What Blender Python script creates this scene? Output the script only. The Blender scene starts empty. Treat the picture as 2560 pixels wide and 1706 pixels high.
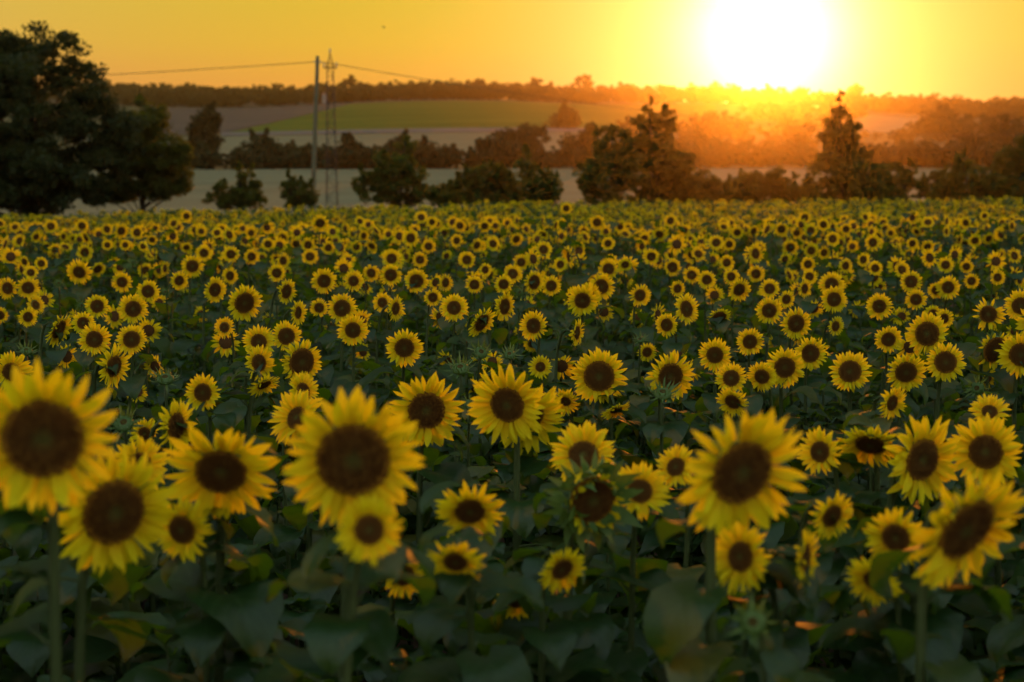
import bpy, math, random
import numpy as np
from mathutils import Vector, Matrix, Quaternion

R = math.radians
sc = bpy.context.scene
rng = np.random.default_rng(7)
random.seed(7)

# ------------------------------------------------------------------ camera
FPX, CX, CY, YH = 3717.0, 1280.0, 853.0, 419.0          # focal length and horizon, in photo pixels
CAM = np.array([0.0, 0.0, 2.1])
PITCH = math.atan((CY - YH) / FPX)
FWD = np.array([0, math.cos(PITCH), -math.sin(PITCH)])
UPV = np.array([0, math.sin(PITCH), math.cos(PITCH)])
RGT = np.array([1.0, 0, 0])
cd = bpy.data.cameras.new('camera')
cam = bpy.data.objects.new('camera', cd)
sc.collection.objects.link(cam)
sc.camera = cam
cam.location = CAM
cam.rotation_euler = (math.pi / 2 - PITCH, 0, 0)
cd.sensor_width = 36.0
cd.lens = FPX / 2560 * 36
cd.clip_start = 0.05
cd.clip_end = 6000
cd.dof.use_dof = True
cd.dof.focus_distance = 7.0
cd.dof.aperture_fstop = 2.7

# ------------------------------------------------------------------ light
SUN_AZ, SUN_EL = R(9.55), R(4.9)
SDIR = Vector((math.sin(SUN_AZ) * math.cos(SUN_EL), math.cos(SUN_AZ) * math.cos(SUN_EL), math.sin(SUN_EL)))
world = bpy.data.worlds.new('World')
sc.world = world
world.use_nodes = True
wn = world.node_tree
wn.nodes.clear()


def wnode(t, **k):
    n = wn.nodes.new(t)
    for a, b in k.items():
        setattr(n, a, b)
    return n


def wmath(op, a, b=None, clamp=False):
    n = wnode('ShaderNodeMath', operation=op, use_clamp=clamp)
    for i, v in enumerate((a, b)):
        if v is None:
            continue
        if isinstance(v, (int, float)):
            n.inputs[i].default_value = v
        else:
            wn.links.new(v, n.inputs[i])
    return n.outputs[0]


def wscale(col, fac):
    n = wnode('ShaderNodeVectorMath', operation='SCALE')
    if isinstance(col, tuple):
        n.inputs[0].default_value = col
    else:
        wn.links.new(col, n.inputs[0])
    if isinstance(fac, (int, float)):
        n.inputs['Scale'].default_value = fac
    else:
        wn.links.new(fac, n.inputs['Scale'])
    return n.outputs[0]


def wadd(a, b):
    n = wnode('ShaderNodeVectorMath', operation='ADD')
    wn.links.new(a, n.inputs[0])
    wn.links.new(b, n.inputs[1])
    return n.outputs[0]


tc = wnode('ShaderNodeTexCoord')
nrm = wnode('ShaderNodeVectorMath', operation='NORMALIZE')
wn.links.new(tc.outputs['Generated'], nrm.inputs[0])
dot = wnode('ShaderNodeVectorMath', operation='DOT_PRODUCT')
wn.links.new(nrm.outputs[0], dot.inputs[0])
dot.inputs[1].default_value = SDIR
theta = wmath('MULTIPLY', wmath('ARCCOSINE', wmath('MINIMUM', dot.outputs['Value'], 0.999999)), 180 / math.pi)
sep = wnode('ShaderNodeSeparateXYZ')
wn.links.new(nrm.outputs[0], sep.inputs[0])
elev = wmath('MULTIPLY', wmath('ARCSINE', sep.outputs[2]), 180 / math.pi)


def ramp(fac, lo, hi, stops):
    m = wnode('ShaderNodeMapRange')
    wn.links.new(fac, m.inputs[0])
    m.inputs[1].default_value, m.inputs[2].default_value = lo, hi
    r = wnode('ShaderNodeValToRGB')
    el = r.color_ramp.elements
    while len(el) < len(stops):
        el.new(0.5)
    for e, (p, c) in zip(el, stops):
        e.position = (p - lo) / (hi - lo)
        e.color = (*c, 1)
    wn.links.new(m.outputs[0], r.inputs[0])
    return r.outputs[0]


def gauss(w, p=2.0):
    q = wmath('POWER', wmath('DIVIDE', theta, w), p)
    return wmath('EXPONENT', wmath('MULTIPLY', q, -1.0))


sky = wnode('ShaderNodeTexSky', sky_type='NISHITA', sun_disc=False)
sky.sun_elevation = SUN_EL
sky.sun_rotation = SUN_AZ
sky.air_density, sky.dust_density, sky.ozone_density = 1.0, 1.0, 1.5
warm = ramp(elev, 0, 60, [(0, (.74, .23, .035)), (2.6, (.75, .28, .035)), (4.6, (.70, .39, .018)), (7.5, (.62, .44, .013)), (18, (.52, .42, .14)), (60, (.22, .26, .34))])
cool = ramp(elev, 0, 90, [(0, (.72, .70, .58)), (20, (.66, .74, .68)), (90, (.42, .58, .66))])
mix = wnode('ShaderNodeMix', data_type='RGBA')
wn.links.new(gauss(66.0, 3.0), mix.inputs['Factor'])
wn.links.new(cool, mix.inputs[6])
wn.links.new(warm, mix.inputs[7])
total = wscale(mix.outputs[2], 1.0)
total = wadd(total, wscale(sky.outputs[0], 0.003))
total = wadd(total, wscale((.09, .13, .006), gauss(12.0, 1.6)))
total = wadd(total, wscale((.10, .27, .30), gauss(6.2, 1.7)))
total = wadd(total, wscale((1.4, 1.4, 1.4), gauss(2.5, 2.0)))
bg = wnode('ShaderNodeBackground')
wn.links.new(total, bg.inputs[0])
bg.inputs[1].default_value = 1.0
out = wnode('ShaderNodeOutputWorld')
wn.links.new(bg.outputs[0], out.inputs[0])
world.cycles.sampling_method = 'MANUAL'
world.cycles.sample_map_resolution = 512

sl = bpy.data.lights.new('sun', 'SUN')
sl.energy = 2.0
sl.angle = R(0.6)
sl.color = (1.0, 0.25, 0.014)
sun = bpy.data.objects.new('sun', sl)
sc.collection.objects.link(sun)
sun.rotation_euler = SDIR.to_track_quat('Z', 'Y').to_euler()
sun.location = (20, 60, 40)

sc.view_settings.view_transform = 'Standard'
sc.view_settings.look = 'None'
sc.view_settings.exposure = 0.06
sc.view_settings.gamma = 1.0
sc.view_settings.use_curve_mapping = False
cy = sc.cycles
cy.max_bounces = 5
cy.diffuse_bounces = 3
cy.glossy_bounces = 2
cy.transmission_bounces = 4
cy.volume_bounces = 0
cy.transparent_max_bounces = 6
cy.use_denoising = True
cy.use_adaptive_sampling = True
cy.adaptive_threshold = .03
cy.adaptive_min_samples = 20
cy.use_light_tree = False
cy.sample_clamp_indirect = 6.0
cy.caustics_reflective = False
cy.caustics_refractive = False


# ------------------------------------------------------------------ helpers
def at(x, y, depth):
    """the point seen at photo pixel (x, y) at this depth"""
    return CAM + depth * (FWD + RGT * ((x - CX) / FPX) + UPV * ((CY - y) / FPX))


def proj(p):
    v = np.asarray(p) - CAM
    d = float(v @ FWD)
    return CX + FPX * float(v @ RGT) / d, CY - FPX * float(v @ UPV) / d, d


TD = [-30, 0, 20, 26, 33, 44, 60, 75, 130, 220, 330, 480, 800, 1000, 1200, 2500]
TL = [0, 0, -.05, -.30, -.85, -1.1, -1.0, -1.4, -1.3, 1.5, 4.2, 12.5, 36, 49, 49, 40]
TC = [0, 0, 0, -.22, -.85, -.85, -.62, -1.0, -.9, 1.7, 4.2, 12.5, 36, 46, 46, 38]
TR = [0, 0, .03, -.15, -.85, -.80, -.50, -1.0, -.9, 1.7, 5, 13, 31, 40, 41, 36]


def hgt(x, y):
    x = np.asarray(x, float)
    y = np.asarray(y, float)
    u = np.clip(x / np.maximum(y, 6.0), -.5, .5)
    l, c, r = np.interp(y, TD, TL), np.interp(y, TD, TC), np.interp(y, TD, TR)
    a = np.clip(-u / .3, 0, 1.3)
    b = np.clip(u / .3, 0, 1.3)
    z = c + (l - c) * a + (r - c) * b
    far = np.clip((y - 300) / 500, 0, 1)
    z = z + far * (1.6 * np.sin(x * .013 + 1.0) + 1.0 * np.sin(x * .031 + y * .004)) + np.clip((y - 5) / 20, 0, 1) * .04 * np.sin(x * .9 + y * .35)
    return z


def mesh(name, V, F, mats, smooth=True, uv=None, fm=None):
    me = bpy.data.meshes.new(name)
    V = np.asarray(V, dtype=np.float32)
    F = F if isinstance(F, list) else [tuple(f) for f in F]
    me.from_pydata(V.tolist() if len(V) < 4000 else V, [], F)
    for m in (mats if isinstance(mats, (list, tuple)) else [mats]):
        me.materials.append(m)
    if smooth:
        me.polygons.foreach_set('use_smooth', np.ones(len(me.polygons), dtype=bool))
    if fm is not None:
        me.polygons.foreach_set('material_index', np.asarray(fm, dtype=np.int32))
    if uv is not None:
        ul = me.uv_layers.new(name='uv')
        li = np.zeros(len(me.loops), dtype=np.int32)
        me.loops.foreach_get('vertex_index', li)
        ul.data.foreach_set('uv', np.asarray(uv, dtype=np.float32)[li].ravel())
    me.update()
    return me


def link(name, data, parent=None, M=None):
    o = bpy.data.objects.new(name, data)
    sc.collection.objects.link(o)
    if parent is not None:
        o.parent = parent
    if M is not None:
        o.matrix_basis = M
    return o


def tag(o, label=None, cat=None, group=None, kind=None):
    if label:
        o['label'] = label
    if cat:
        o['category'] = cat
    if group:
        o['group'] = group
    if kind:
        o['kind'] = kind
    return o


class MB:
    """collects geometry for one mesh"""

    def __init__(s):
        s.V, s.F, s.U, s.M, s.n = [], [], [], [], 0

    def add(s, V, F, uv=None, m=0):
        V = np.asarray(V, float)
        s.V.append(V)
        s.F += [tuple(i + s.n for i in f) for f in F]
        s.U.append(np.zeros((len(V), 2)) if uv is None else np.asarray(uv))
        s.M += [m] * len(F)
        s.n += len(V)

    def tube(s, P, rad, k=7, m=0, cap=True):
        P = np.asarray(P, float)
        n = len(P)
        T = np.gradient(P, axis=0)
        T /= np.linalg.norm(T, axis=1)[:, None] + 1e-9
        ref = np.array([1.0, 0.03, 0.02]) if abs(T[0][0]) < .8 else np.array([0, 1.0, 0])
        V = []
        for i in range(n):
            a = np.cross(T[i], ref)
            a /= np.linalg.norm(a) + 1e-9
            b = np.cross(T[i], a)
            for j in range(k):
                t = 2 * math.pi * j / k
                V.append(P[i] + rad[i] * (a * math.cos(t) + b * math.sin(t)))
        F = [(i * k + j, i * k + (j + 1) % k, (i + 1) * k + (j + 1) % k, (i + 1) * k + j) for i in range(n - 1) for j in range(k)]
        if cap:
            F += [tuple(range(k))[::-1], tuple((n - 1) * k + j for j in range(k))]
        s.add(V, F, m=m)

    def box(s, c, h, m=0):
        c = np.asarray(c, float)
        V = [c + np.array([x, y, z]) * h for x in (-1, 1) for y in (-1, 1) for z in (-1, 1)]
        s.add(V, [(0, 1, 3, 2), (4, 6, 7, 5), (0, 4, 5, 1), (2, 3, 7, 6), (0, 2, 6, 4), (1, 5, 7, 3)], m=m)

    def data(s, name, mats, smooth=True):
        return mesh(name, np.concatenate(s.V), s.F, mats, smooth, np.concatenate(s.U), s.M)


def grid_faces(nu, nv):
    return [(i * nv + j, (i + 1) * nv + j, (i + 1) * nv + j + 1, i * nv + j + 1) for i in range(nu - 1) for j in range(nv - 1)]


# ------------------------------------------------------------------ materials
def mat(name):
    m = bpy.data.materials.new(name)
    m.use_nodes = True
    nt = m.node_tree
    nt.nodes.clear()
    o = nt.nodes.new('ShaderNodeOutputMaterial')

    def N(t, **k):
        n = nt.nodes.new(t)
        for a, b in k.items():
            setattr(n, a, b)
        return n
    return m, nt, o, N


def noise_mat(name, c1, c2, scale, rough=.9, coord='Object', c3=None, bump=0.0, stretch=(1, 1, 1), spec=.3):
    m, nt, o, N = mat(name)
    t = N('ShaderNodeTexCoord')
    mp = N('ShaderNodeMapping')
    mp.inputs['Scale'].default_value = stretch
    nt.links.new(t.outputs[coord], mp.inputs[0])
    n = N('ShaderNodeTexNoise')
    n.inputs['Scale'].default_value = scale
    n.inputs['Detail'].default_value = 6
    n.inputs['Roughness'].default_value = .65
    nt.links.new(mp.outputs[0], n.inputs[0])
    r = N('ShaderNodeValToRGB')
    r.color_ramp.elements[0].position, r.color_ramp.elements[1].position = .33, .68
    r.color_ramp.elements[0].color, r.color_ramp.elements[1].color = (*c1, 1), (*c2, 1)
    if c3:
        e = r.color_ramp.elements.new(.5)
        e.color = (*c3, 1)
    nt.links.new(n.outputs[0], r.inputs[0])
    b = N('ShaderNodeBsdfPrincipled')
    b.inputs['Roughness'].default_value = rough
    b.inputs['Specular IOR Level'].default_value = spec
    nt.links.new(r.outputs[0], b.inputs['Base Color'])
    if bump:
        bp = N('ShaderNodeBump')
        bp.inputs['Strength'].default_value = bump
        nt.links.new(n.outputs[0], bp.inputs['Height'])
        nt.links.new(bp.outputs[0], b.inputs['Normal'])
    nt.links.new(b.outputs[0], o.inputs[0])
    return m


def leafy_mat(name, c1, c2, trans, tc_, rough=.5, scale=3.0, veins=False, coord='Object', spec=.4):
    """thin leaf: reflects, and lets light through from behind"""
    m, nt, o, N = mat(name)
    t = N('ShaderNodeTexCoord')
    oi = N('ShaderNodeObjectInfo')
    n = N('ShaderNodeTexNoise')
    n.inputs['Scale'].default_value = scale
    n.inputs['Detail'].default_value = 3
    nt.links.new(t.outputs[coord], n.inputs[0])
    ad = N('ShaderNodeMath', operation='MULTIPLY_ADD')
    nt.links.new(oi.outputs['Random'], ad.inputs[0])
    ad.inputs[1].default_value = .5
    sb = N('ShaderNodeMath', operation='ADD')
    nt.links.new(n.outputs[0], sb.inputs[0])
    sb.inputs[1].default_value = -.25
    nt.links.new(sb.outputs[0], ad.inputs[2])
    mx = N('ShaderNodeMix', data_type='RGBA')
    mx.inputs[6].default_value, mx.inputs[7].default_value = (*c1, 1), (*c2, 1)
    mx.clamp_factor = True
    nt.links.new(ad.outputs[0], mx.inputs[0])
    col = mx.outputs[2]
    b = N('ShaderNodeBsdfPrincipled')
    b.inputs['Roughness'].default_value = rough
    b.inputs['Specular IOR Level'].default_value = spec
    if veins:
        uv = N('ShaderNodeUVMap')
        sp = N('ShaderNodeSeparateXYZ')
        nt.links.new(uv.outputs[0], sp.inputs[0])
        av = N('ShaderNodeMath', operation='ABSOLUTE')
        nt.links.new(sp.outputs[1], av.inputs[0])
        k = N('ShaderNodeMath', operation='MULTIPLY_ADD')      # v - |u|*.45 -> side veins sweep forward
        nt.links.new(av.outputs[0], k.inputs[0])
        k.inputs[1].default_value = -.42
        nt.links.new(sp.outputs[0], k.inputs[2])
        fr = N('ShaderNodeMath', operation='PINGPONG')
        nt.links.new(k.outputs[0], fr.inputs[0])
        fr.inputs[1].default_value = .07
        lt = N('ShaderNodeMapRange')
        nt.links.new(fr.outputs[0], lt.inputs[0])
        lt.inputs[1].default_value, lt.inputs[2].default_value, lt.inputs[3].default_value, lt.inputs[4].default_value = 0, .014, 1, 0
        mid = N('ShaderNodeMapRange')
        nt.links.new(av.outputs[0], mid.inputs[0])
        mid.inputs[1].default_value, mid.inputs[2].default_value, mid.inputs[3].default_value, mid.inputs[4].default_value = 0, .05, 1, 0
        mxx = N('ShaderNodeMath', operation='MAXIMUM')
        nt.links.new(lt.outputs[0], mxx.inputs[0])
        nt.links.new(mid.outputs[0], mxx.inputs[1])
        sc_ = N('ShaderNodeMath', operation='MULTIPLY')
        nt.links.new(mxx.outputs[0], sc_.inputs[0])
        sc_.inputs[1].default_value = .55
        m2 = N('ShaderNodeMix', data_type='RGBA')
        nt.links.new(sc_.outputs[0], m2.inputs[0])
        nt.links.new(col, m2.inputs[6])
        m2.inputs[7].default_value = (.045, .085, .028, 1)
        old = N('ShaderNodeMapRange')                                  # a few leaves are yellowing, from the margin in
        nt.links.new(oi.outputs['Random'], old.inputs[0])
        old.inputs[1].default_value, old.inputs[2].default_value = .86, .98
        edge = N('ShaderNodeMath', operation='MULTIPLY')
        nt.links.new(old.outputs[0], edge.inputs[0])
        nt.links.new(n.outputs[0], edge.inputs[1])
        m3 = N('ShaderNodeMix', data_type='RGBA')
        nt.links.new(edge.outputs[0], m3.inputs[0])
        nt.links.new(m2.outputs[2], m3.inputs[6])
        m3.inputs[7].default_value = (.15, .12, .02, 1)
        col = m3.outputs[2]
        bp = N('ShaderNodeBump')
        bp.inputs['Strength'].default_value = .5
        bp.inputs['Distance'].default_value = .01
        nt.links.new(fr.outputs[0], bp.inputs['Height'])
        nt.links.new(bp.outputs[0], b.inputs['Normal'])
    nt.links.new(col, b.inputs['Base Color'])
    if veins:                                                          # hairy leaf: matt, with a faint even sheen
        df = N('ShaderNodeBsdfDiffuse')
        gl = N('ShaderNodeBsdfGlossy')
        gl.inputs['Roughness'].default_value = rough
        nt.links.new(col, df.inputs[0])
        nt.links.new(bp.outputs[0], df.inputs['Normal'])
        nt.links.new(bp.outputs[0], gl.inputs['Normal'])
        b = N('ShaderNodeMixShader')
        b.inputs[0].default_value = spec
        nt.links.new(df.outputs[0], b.inputs[1])
        nt.links.new(gl.outputs[0], b.inputs[2])
    tr = N('ShaderNodeBsdfTranslucent')
    tr.inputs[0].default_value = (*tc_, 1)
    ms = N('ShaderNodeMixShader')
    ms.inputs[0].default_value = trans
    nt.links.new(b.outputs[0], ms.inputs[1])
    nt.links.new(tr.outputs[0], ms.inputs[2])
    nt.links.new(ms.outputs[0], o.inputs[0])
    return m


def petal_mat():
    m, nt, o, N = mat('petal')
    uv = N('ShaderNodeUVMap')
    sp = N('ShaderNodeSeparateXYZ')
    nt.links.new(uv.outputs[0], sp.inputs[0])
    oi = N('ShaderNodeObjectInfo')
    r = N('ShaderNodeValToRGB')
    e = r.color_ramp.elements
    e[0].position, e[0].color = 0.0, (.76, .44, .004, 1)
    e[1].position, e[1].color = .45, (.82, .67, .006, 1)
    x = e.new(1.0)
    x.color = (.84, .71, .010, 1)
    nt.links.new(sp.outputs[0], r.inputs[0])
    hs = N('ShaderNodeHueSaturation')
    h = N('ShaderNodeMapRange')
    nt.links.new(oi.outputs['Random'], h.inputs[0])
    h.inputs[3].default_value, h.inputs[4].default_value = .480, .508
    nt.links.new(h.outputs[0], hs.inputs['Hue'])
    nt.links.new(r.outputs[0], hs.inputs['Color'])
    w = N('ShaderNodeTexWave')                                   # fine lengthwise furrows
    w.bands_direction = 'Y'
    w.inputs['Scale'].default_value = 2.2
    w.inputs['Distortion'].default_value = .6
    nt.links.new(uv.outputs[0], w.inputs[0])
    bp = N('ShaderNodeBump')
    bp.inputs['Strength'].default_value = .35
    bp.inputs['Distance'].default_value = .01
    nt.links.new(w.outputs[1], bp.inputs['Height'])
    b = N('ShaderNodeBsdfPrincipled')
    b.inputs['Roughness'].default_value = .6
    b.inputs['Specular IOR Level'].default_value = .15
    nt.links.new(hs.outputs[0], b.inputs['Base Color'])
    nt.links.new(bp.outputs[0], b.inputs['Normal'])
    tr = N('ShaderNodeBsdfTranslucent')
    tr.inputs[0].default_value = (.90, .70, .005, 1)
    ms = N('ShaderNodeMixShader')
    ms.inputs[0].default_value = .42
    nt.links.new(b.outputs[0], ms.inputs[1])
    nt.links.new(tr.outputs[0], ms.inputs[2])
    nt.links.new(ms.outputs[0], o.inputs[0])
    return m


def disc_mat():
    m, nt, o, N = mat('florets')
    t = N('ShaderNodeTexCoord')
    sp = N('ShaderNodeVectorMath', operation='MULTIPLY')
    sp.inputs[1].default_value = (1, 1, 0)
    nt.links.new(t.outputs['Object'], sp.inputs[0])
    ln = N('ShaderNodeVectorMath', operation='LENGTH')
    nt.links.new(sp.outputs[0], ln.inputs[0])
    nz = N('ShaderNodeTexNoise')
    nz.inputs['Scale'].default_value = 7
    nt.links.new(t.outputs['Object'], nz.inputs[0])
    ad = N('ShaderNodeMath', operation='MULTIPLY_ADD')
    nt.links.new(nz.outputs[0], ad.inputs[0])
    ad.inputs[1].default_value = .22
    nt.links.new(ln.outputs['Value'], ad.inputs[2])
    r = N('ShaderNodeValToRGB')
    e = r.color_ramp.elements
    e[0].position, e[0].color = .18, (.10, .085, .016, 1)
    e[1].position, e[1].color = .45, (.085, .034, .005, 1)
    for p, c in ((.86, (.105, .038, .005)), (.96, (.16, .06, .008)), (1.0, (.26, .11, .010))):
        x = e.new(p if p <= 1 else 1.0)
        x.color = (*c, 1)
    nt.links.new(ad.outputs[0], r.inputs[0])
    v = N('ShaderNodeTexVoronoi')
    v.inputs['Scale'].default_value = 26
    nt.links.new(t.outputs['Object'], v.inputs[0])
    bp = N('ShaderNodeBump')
    bp.inputs['Strength'].default_value = .6
    bp.inputs['Distance'].default_value = .03
    nt.links.new(v.outputs[0], bp.inputs['Height'])
    b = N('ShaderNodeBsdfPrincipled')
    b.inputs['Roughness'].default_value = .85
    b.inputs['Specular IOR Level'].default_value = .15
    nt.links.new(r.outputs[0], b.inputs['Base Color'])
    nt.links.new(bp.outputs[0], b.inputs['Normal'])
    nt.links.new(b.outputs[0], o.inputs[0])
    return m


MP = petal_mat()
MDISC = disc_mat()
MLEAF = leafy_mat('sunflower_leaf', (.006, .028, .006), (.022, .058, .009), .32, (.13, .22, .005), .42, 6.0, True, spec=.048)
MSTEM = leafy_mat('stem', (.040, .062, .016), (.075, .098, .026), .12, (.16, .19, .02), .6, 9.0)
MCALYX = leafy_mat('calyx', (.05, .10, .02), (.09, .15, .025), .2, (.18, .26, .02), .55, 9.0)
MSOIL = noise_mat('soil', (.050, .026, .016), (.12, .068, .042), 1.7, .95, c3=(.085, .045, .028), bump=.6)
MGRASS = noise_mat('dry_grass', (.06, .06, .028), (.11, .10, .05), .05, .95, spec=.02)
MWHEAT = noise_mat('wheat', (.13, .122, .072), (.175, .16, .095), .07, .95, stretch=(.35, 1.6, 1), spec=.02)
MCROP = noise_mat('green_crop', (.045, .074, .010), (.10, .125, .020), .03, .95, stretch=(.3, 1.4, 1), spec=.02)
MPLOUGH = noise_mat('ploughed', (.060, .047, .040), (.105, .082, .066), .04, .95, stretch=(.3, 1.5, 1), spec=.02)
MROAD = noise_mat('lane_surface', (.07, .06, .065), (.10, .09, .09), .2, .9)
MBARK = noise_mat('bark', (.025, .018, .012), (.06, .045, .03), 5.0, .9, bump=.5)
MWOODPOLE = noise_mat('weathered_wood', (.075, .065, .035), (.14, .12, .07), 6.0, .85, stretch=(4, 4, .3), bump=.3)
MSTEEL = noise_mat('galvanised_steel', (.03, .027, .027), (.05, .047, .045), 3.0, .7, spec=.1)
MWIRE = noise_mat('cable', (.03, .025, .02), (.05, .04, .03), 3.0, .6)
MPORC = noise_mat('porcelain', (.25, .22, .18), (.35, .3, .25), 3.0, .3)
MWHITE = noise_mat('whitewash', (.16, .15, .14), (.22, .21, .2), 1.0, .85)
MTILE = noise_mat('roof_tile', (.20, .09, .06), (.28, .14, .09), 2.0, .85)
MPOLLEN = noise_mat('floret_pollen', (.22, .09, .010), (.34, .17, .018), 9.0, .9, spec=.1)
MFLORET = noise_mat('floret_tips', (.10, .045, .008), (.16, .075, .014), 9.0, .9, spec=.1)
MFEATHER = noise_mat('feathers', (.03, .025, .02), (.06, .05, .04), 4.0, .7)
MT_FLOOR = noise_mat('wood_undergrowth', (.02, .022, .010), (.045, .045, .02), .1, .95)
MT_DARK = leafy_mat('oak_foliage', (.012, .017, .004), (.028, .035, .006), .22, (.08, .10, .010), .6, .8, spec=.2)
MT_MID = leafy_mat('shrub_foliage', (.026, .032, .005), (.060, .068, .008), .36, (.22, .21, .010), .6, .9, spec=.2)
MT_FAR = leafy_mat('far_foliage', (.020, .026, .010), (.040, .046, .016), .12, (.07, .08, .012), .7, .2, spec=.1)


# ------------------------------------------------------------------ ground, fields
def sheet(name, xs_of, ds, nx, m, off=0.0, u0=-.7, u1=.7):
    V, n = [], 0
    for d in ds:
        a, b = xs_of(d)
        X = np.linspace(a, b, nx)
        V.append(np.stack([X, np.full(nx, d), hgt(X, np.full(nx, d)) + off], 1))
    o = link(name, mesh(name, np.concatenate(V), grid_faces(len(ds), nx)[::1], m))
    return tag(o, kind='structure')


ds = np.concatenate([np.arange(-24, 80, 1.5), np.linspace(80, 260, 40), np.linspace(270, 1200, 60), [1400, 1700, 2100, 2500]])
sheet('ground', lambda d: (-(abs(d) + 25) * .75, (abs(d) + 25) * .75), ds, 90, MGRASS, -.02)
FIELD_END_L, FIELD_END_R = 58.0, 62.0
sheet('field_soil', lambda d: (-(abs(d) + 6) * .62, (abs(d) + 6) * .62), np.arange(-6, 63, 1.5), 60, MSOIL, .02)


def patch(name, corners, m, off, nx=40, ny=24):
    """a field laid on the ground; corners (photo x, distance): near left, near right, far right, far left"""
    P = [np.array([(x - CX) / FPX * d, d]) for x, d in corners]
    V = []
    for i in range(ny):
        t = i / (ny - 1)
        a, b = P[0] * (1 - t) + P[3] * t, P[1] * (1 - t) + P[2] * t
        for j in range(nx):
            s = j / (nx - 1)
            q = a * (1 - s) + b * s
            V.append((q[0], q[1], float(hgt(q[0], q[1])) + off))
    o = link(name, mesh(name, V, grid_faces(ny, nx), m))
    return tag(o, kind='structure')


patch('wheat_field', [(-700, 92), (3200, 92), (2900, 226), (-300, 226)], MWHEAT, .06)
patch('stubble_field', [(300, 268), (1750, 268), (1700, 478), (200, 470)], MWHEAT, .12)
patch('lane', [(560, 478), (1720, 482), (1720, 505), (560, 500)], MROAD, .22)
patch('green_field', [(580, 500), (1800, 505), (1780, 800), (880, 772)], MCROP, .15)
patch('ploughed_field', [(380, 480), (570, 500), (880, 772), (380, 800)], MPLOUGH, .15)
patch('ploughed_field', [(880, 774), (1500, 795), (1500, 812), (560, 806)], MPLOUGH, .17, ny=4)
patch('stubble_field', [(2160, 470), (2300, 490), (2340, 600), (2110, 720)], MWHEAT, .12)
patch('stubble_field', [(2120, 330), (2480, 330), (2470, 372), (2120, 372)], MWHEAT, .12)
patch('stubble_field', [(2380, 470), (2470, 470), (2450, 540), (2370, 540)], MWHEAT, .12)

patch('wood_floor', [(-300, 812), (2900, 806), (2900, 1040), (-300, 1040)], MT_FLOOR, .3)
patch('wood_floor', [(2060, 735), (2900, 640), (2900, 800), (2060, 800)], MT_FLOOR, .25)

# ------------------------------------------------------------------ trees
def leaf_cloud(centres, radii, n, size, seed, flat=.75):
    """n small leaf-sized faces spread through clumps"""
    r = np.random.default_rng(seed)
    k = r.integers(0, len(centres), n)
    d = r.normal(size=(n, 3))
    d /= np.linalg.norm(d, axis=1)[:, None]
    rad = radii[k][:, None] * r.random((n, 1)) ** .45
    C = centres[k] + d * rad * np.array([1, 1, flat])
    a = r.normal(size=(n, 3))
    a /= np.linalg.norm(a, axis=1)[:, None]
    b = np.cross(a, r.normal(size=(n, 3)))
    b /= np.linalg.norm(b, axis=1)[:, None]
    s = size * (.6 + .8 * r.random((n, 1)))
    V = np.stack([C - a * s, C - b * s * .5, C + a * s, C + b * s * .5], 1).reshape(-1, 3)
    F = np.arange(4 * n).reshape(n, 4).tolist()
    return V, [tuple(f) for f in F]


def crown_points(lobes, nclump, seed, rmin, rmax):
    r = np.random.default_rng(seed)
    vol = np.array([l[3] * l[4] * l[5] for l in lobes]) ** .7
    k = r.choice(len(lobes), nclump, p=vol / vol.sum())
    d = r.normal(size=(nclump, 3))
    d /= np.linalg.norm(d, axis=1)[:, None]
    q = r.random((nclump, 1)) ** .42
    L = np.array(lobes)[k]
    C = L[:, :3] + d * q * L[:, 3:6]
    return C, rmin + (rmax - rmin) * r.random(nclump)


def px_lobes(px, d, seed, squash=.9):
    r = np.random.default_rng(seed)
    L = []
    for (x, y, rx, ry) in px:
        c = at(x, y, d)
        kx, ky = rx / FPX * d, ry / FPX * d
        L.append((c[0], c[1] + r.uniform(-.3, .3) * kx, c[2], kx, kx * squash, ky))
    return L


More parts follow.
